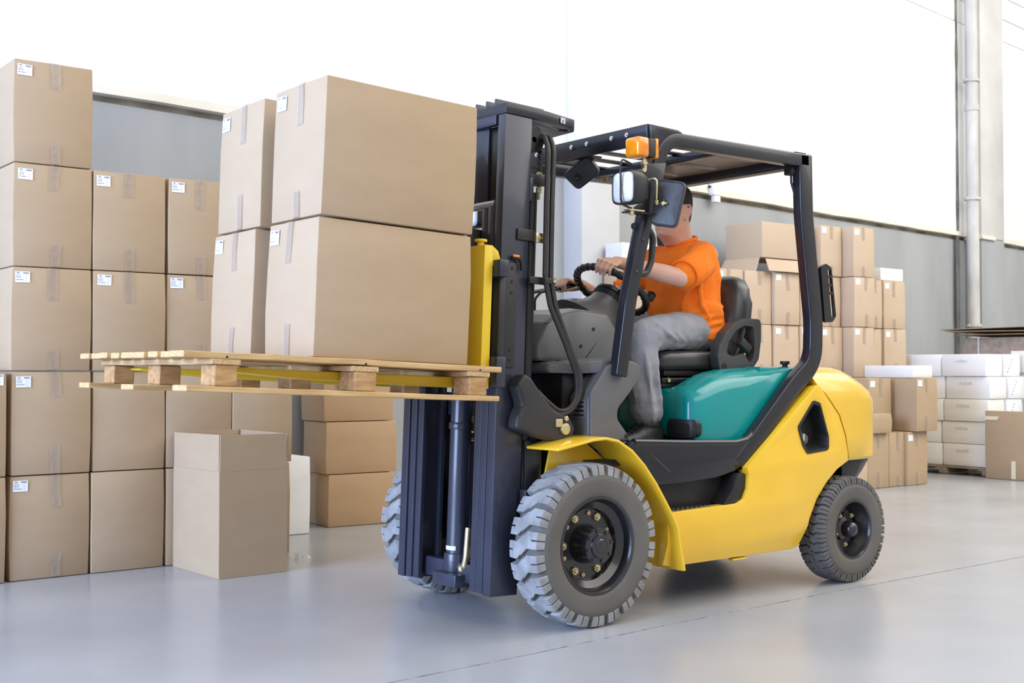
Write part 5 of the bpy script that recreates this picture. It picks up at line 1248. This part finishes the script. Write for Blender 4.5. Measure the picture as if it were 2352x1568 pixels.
# folds gathering round the waist
rf = random.Random(5)
for k in range(7):
    zf = 1.215 + 0.026 * k; am = 0.176 - 0.0022 * k
    g.tube([V(1.105 + am * math.cos(th), 0.199 * math.sin(th), zf + 0.018 * math.sin(2.3 * th + k)) for th in [R(150 + 14 * q + 5 * k) for q in range(12)]], [0.004 + 0.011 * math.sin(math.pi * q / 11) for q in range(12)], 8)
g.tube([V(1.00, -0.22, 1.50), V(0.985, -0.205, 1.44), V(1.01, -0.20, 1.36), V(1.07, -0.205, 1.28)], [0.005, 0.014, 0.014, 0.004], 8)
g.tube([V(0.97, -0.20, 1.48), V(0.955, -0.155, 1.42), V(0.945, -0.12, 1.34)], [0.006, 0.016, 0.004], 8)
shirt = g.out('t_shirt', ORANGE, per, inv=PINV, smooth=0)
fuse(shirt, 0.0075, 5, [(0.11, 0.016, 'CLOUDS'), (0.045, 0.005, 'CLOUDS')])
g = G(); g.tube([V(1.074 + 0.073 * math.cos(th), 0.080 * math.sin(th), 1.690 + 0.024 * math.cos(th)) for th in [2 * math.pi * k / 32 for k in range(32)]], 0.0085, 8, closed=True); g.out('collar', ORANGE, shirt, smooth=80)

def hem_ring(c, axis, r, name):
    axis = Vector(axis).normalized(); a = axis.orthogonal().normalized(); b = axis.cross(a)
    g = G(); g.tube([Vector(c) + (a * math.cos(th) + b * math.sin(th)) * r for th in [2 * math.pi * k / 28 for k in range(28)]], 0.006, 8, closed=True); g.out(name, ORANGE, shirt, smooth=80)
hem_ring((0.826, -0.2585, 1.4935), (-0.063, -0.012, -0.028), 0.0725, 'sleeve_hem')
hem_ring((0.932, 0.269, 1.448), (-0.065, 0.04, -0.075), 0.067, 'sleeve_hem')
# ---- trousers
g = G()
g.sphere((1.150, 0, 1.232), (0.130, 0.185, 0.092), 20, 14)
for s in (-1, 1):
    g.limb([V(1.10, s * 0.095, 1.232), V(0.93, s * 0.140, 1.235), V(0.76, s * 0.185, 1.222), V(0.592, s * 0.222, 1.203)], [0.098, 0.096, 0.086, 0.076], 18)
    g.limb([V(0.592, s * 0.222, 1.203), V(0.584, s * 0.226, 1.10), V(0.588, s * 0.230, 0.98), V(0.594, s * 0.232, 0.91), V(0.600, s * 0.234, 0.855)], [0.076, 0.075, 0.070, 0.071, 0.075], 18)
    # folds behind the knee, over the thigh and down the shin
    g.tube([V(0.675, s * 0.165, 1.165), V(0.655, s * 0.23, 1.145), V(0.655, s * 0.285, 1.16)], [0.006, 0.015, 0.006], 8)
    for k in range(5):
        x = 0.64 + 0.075 * k
        g.tube([V(x - 0.02, s * (0.286 - 0.016 * k), 1.262 - 0.008 * k), V(x + 0.05, s * (0.288 - 0.020 * k), 1.215), V(x + 0.14, s * (0.268 - 0.024 * k), 1.180)], [0.004, 0.013, 0.004], 8)
    g.tube([V(0.545, s * 0.275, 1.19), V(0.548, s * 0.296, 1.06), V(0.575, s * 0.300, 0.90), V(0.585, s * 0.30, 0.81)], [0.004, 0.014, 0.014, 0.006], 8)
    g.tube([V(0.615, s * 0.290, 1.14), V(0.605, s * 0.302, 1.0), V(0.635, s * 0.296, 0.86), V(0.64, s * 0.29, 0.81)], [0.004, 0.015, 0.014, 0.006], 8)
    g.tube([V(0.52, s * 0.215, 1.16), V(0.512, s * 0.235, 1.04), V(0.53, s * 0.24, 0.86)], [0.004, 0.012, 0.004], 8)
tr = g.out('trousers', TROUS, per, inv=PINV, smooth=0)
fuse(tr, 0.0075, 4, [(0.09, 0.016, 'CLOUDS'), (0.035, 0.005, 'CLOUDS')])
# ---- shoes
SX = 0.095
for s in (-1, 1):
    y = s * 0.235
    def sring(x, hw_, z0, z1):
        return [(x - SX, y - hw_, z0), (x - SX, y - hw_ * 1.02, z0 + (z1 - z0) * 0.5), (x - SX, y - hw_ * 0.7, z0 + (z1 - z0) * 0.9), (x - SX, y, z1), (x - SX, y + hw_ * 0.7, z0 + (z1 - z0) * 0.9), (x - SX, y + hw_ * 1.02, z0 + (z1 - z0) * 0.5), (x - SX, y + hw_, z0)]
    zf = 0.675
    g = G(); g.loft([sring(x, a, zf + 0.024, zf + h_) for x, a, h_ in ((0.498, 0.018, 0.045), (0.508, 0.034, 0.062), (0.54, 0.044, 0.078), (0.60, 0.046, 0.092), (0.65, 0.044, 0.118), (0.69, 0.043, 0.140), (0.745, 0.042, 0.138), (0.770, 0.036, 0.130), (0.776, 0.020, 0.10))]); sho = g.out('shoe', SHOE, per, inv=PINV, smooth=70)
    g = G(); outl = fillet([(0.492, y - 0.025), (0.56, y - 0.052), (0.66, y - 0.045), (0.785, y - 0.042), (0.785, y + 0.042), (0.66, y + 0.045), (0.56, y + 0.052), (0.492, y + 0.025)], 0.03, 4, True)
    g.prism([(p.x - SX, p.y) for p in outl], 'xy', zf, zf + 0.034); g.out('sole', SOLE, sho, bevel=0.006)
    g = G()
    for k in range(4): g.tube([V(0.585 - SX + 0.022 * k, y - 0.026, zf + 0.088 + 0.012 * k), V(0.583 - SX + 0.022 * k, y, zf + 0.100 + 0.013 * k), V(0.585 - SX + 0.022 * k, y + 0.026, zf + 0.088 + 0.012 * k)], 0.0035, 6)
    g.out('laces', BLACK, sho, smooth=60)
    g = G(); g.cyl((0.715 - SX, y, zf + 0.115), (0.705 - SX, y, zf + 0.165), 0.046, 18); g.out('sock', mat('dark_sock', (0.03, 0.03, 0.032), rough=0.9), sho)
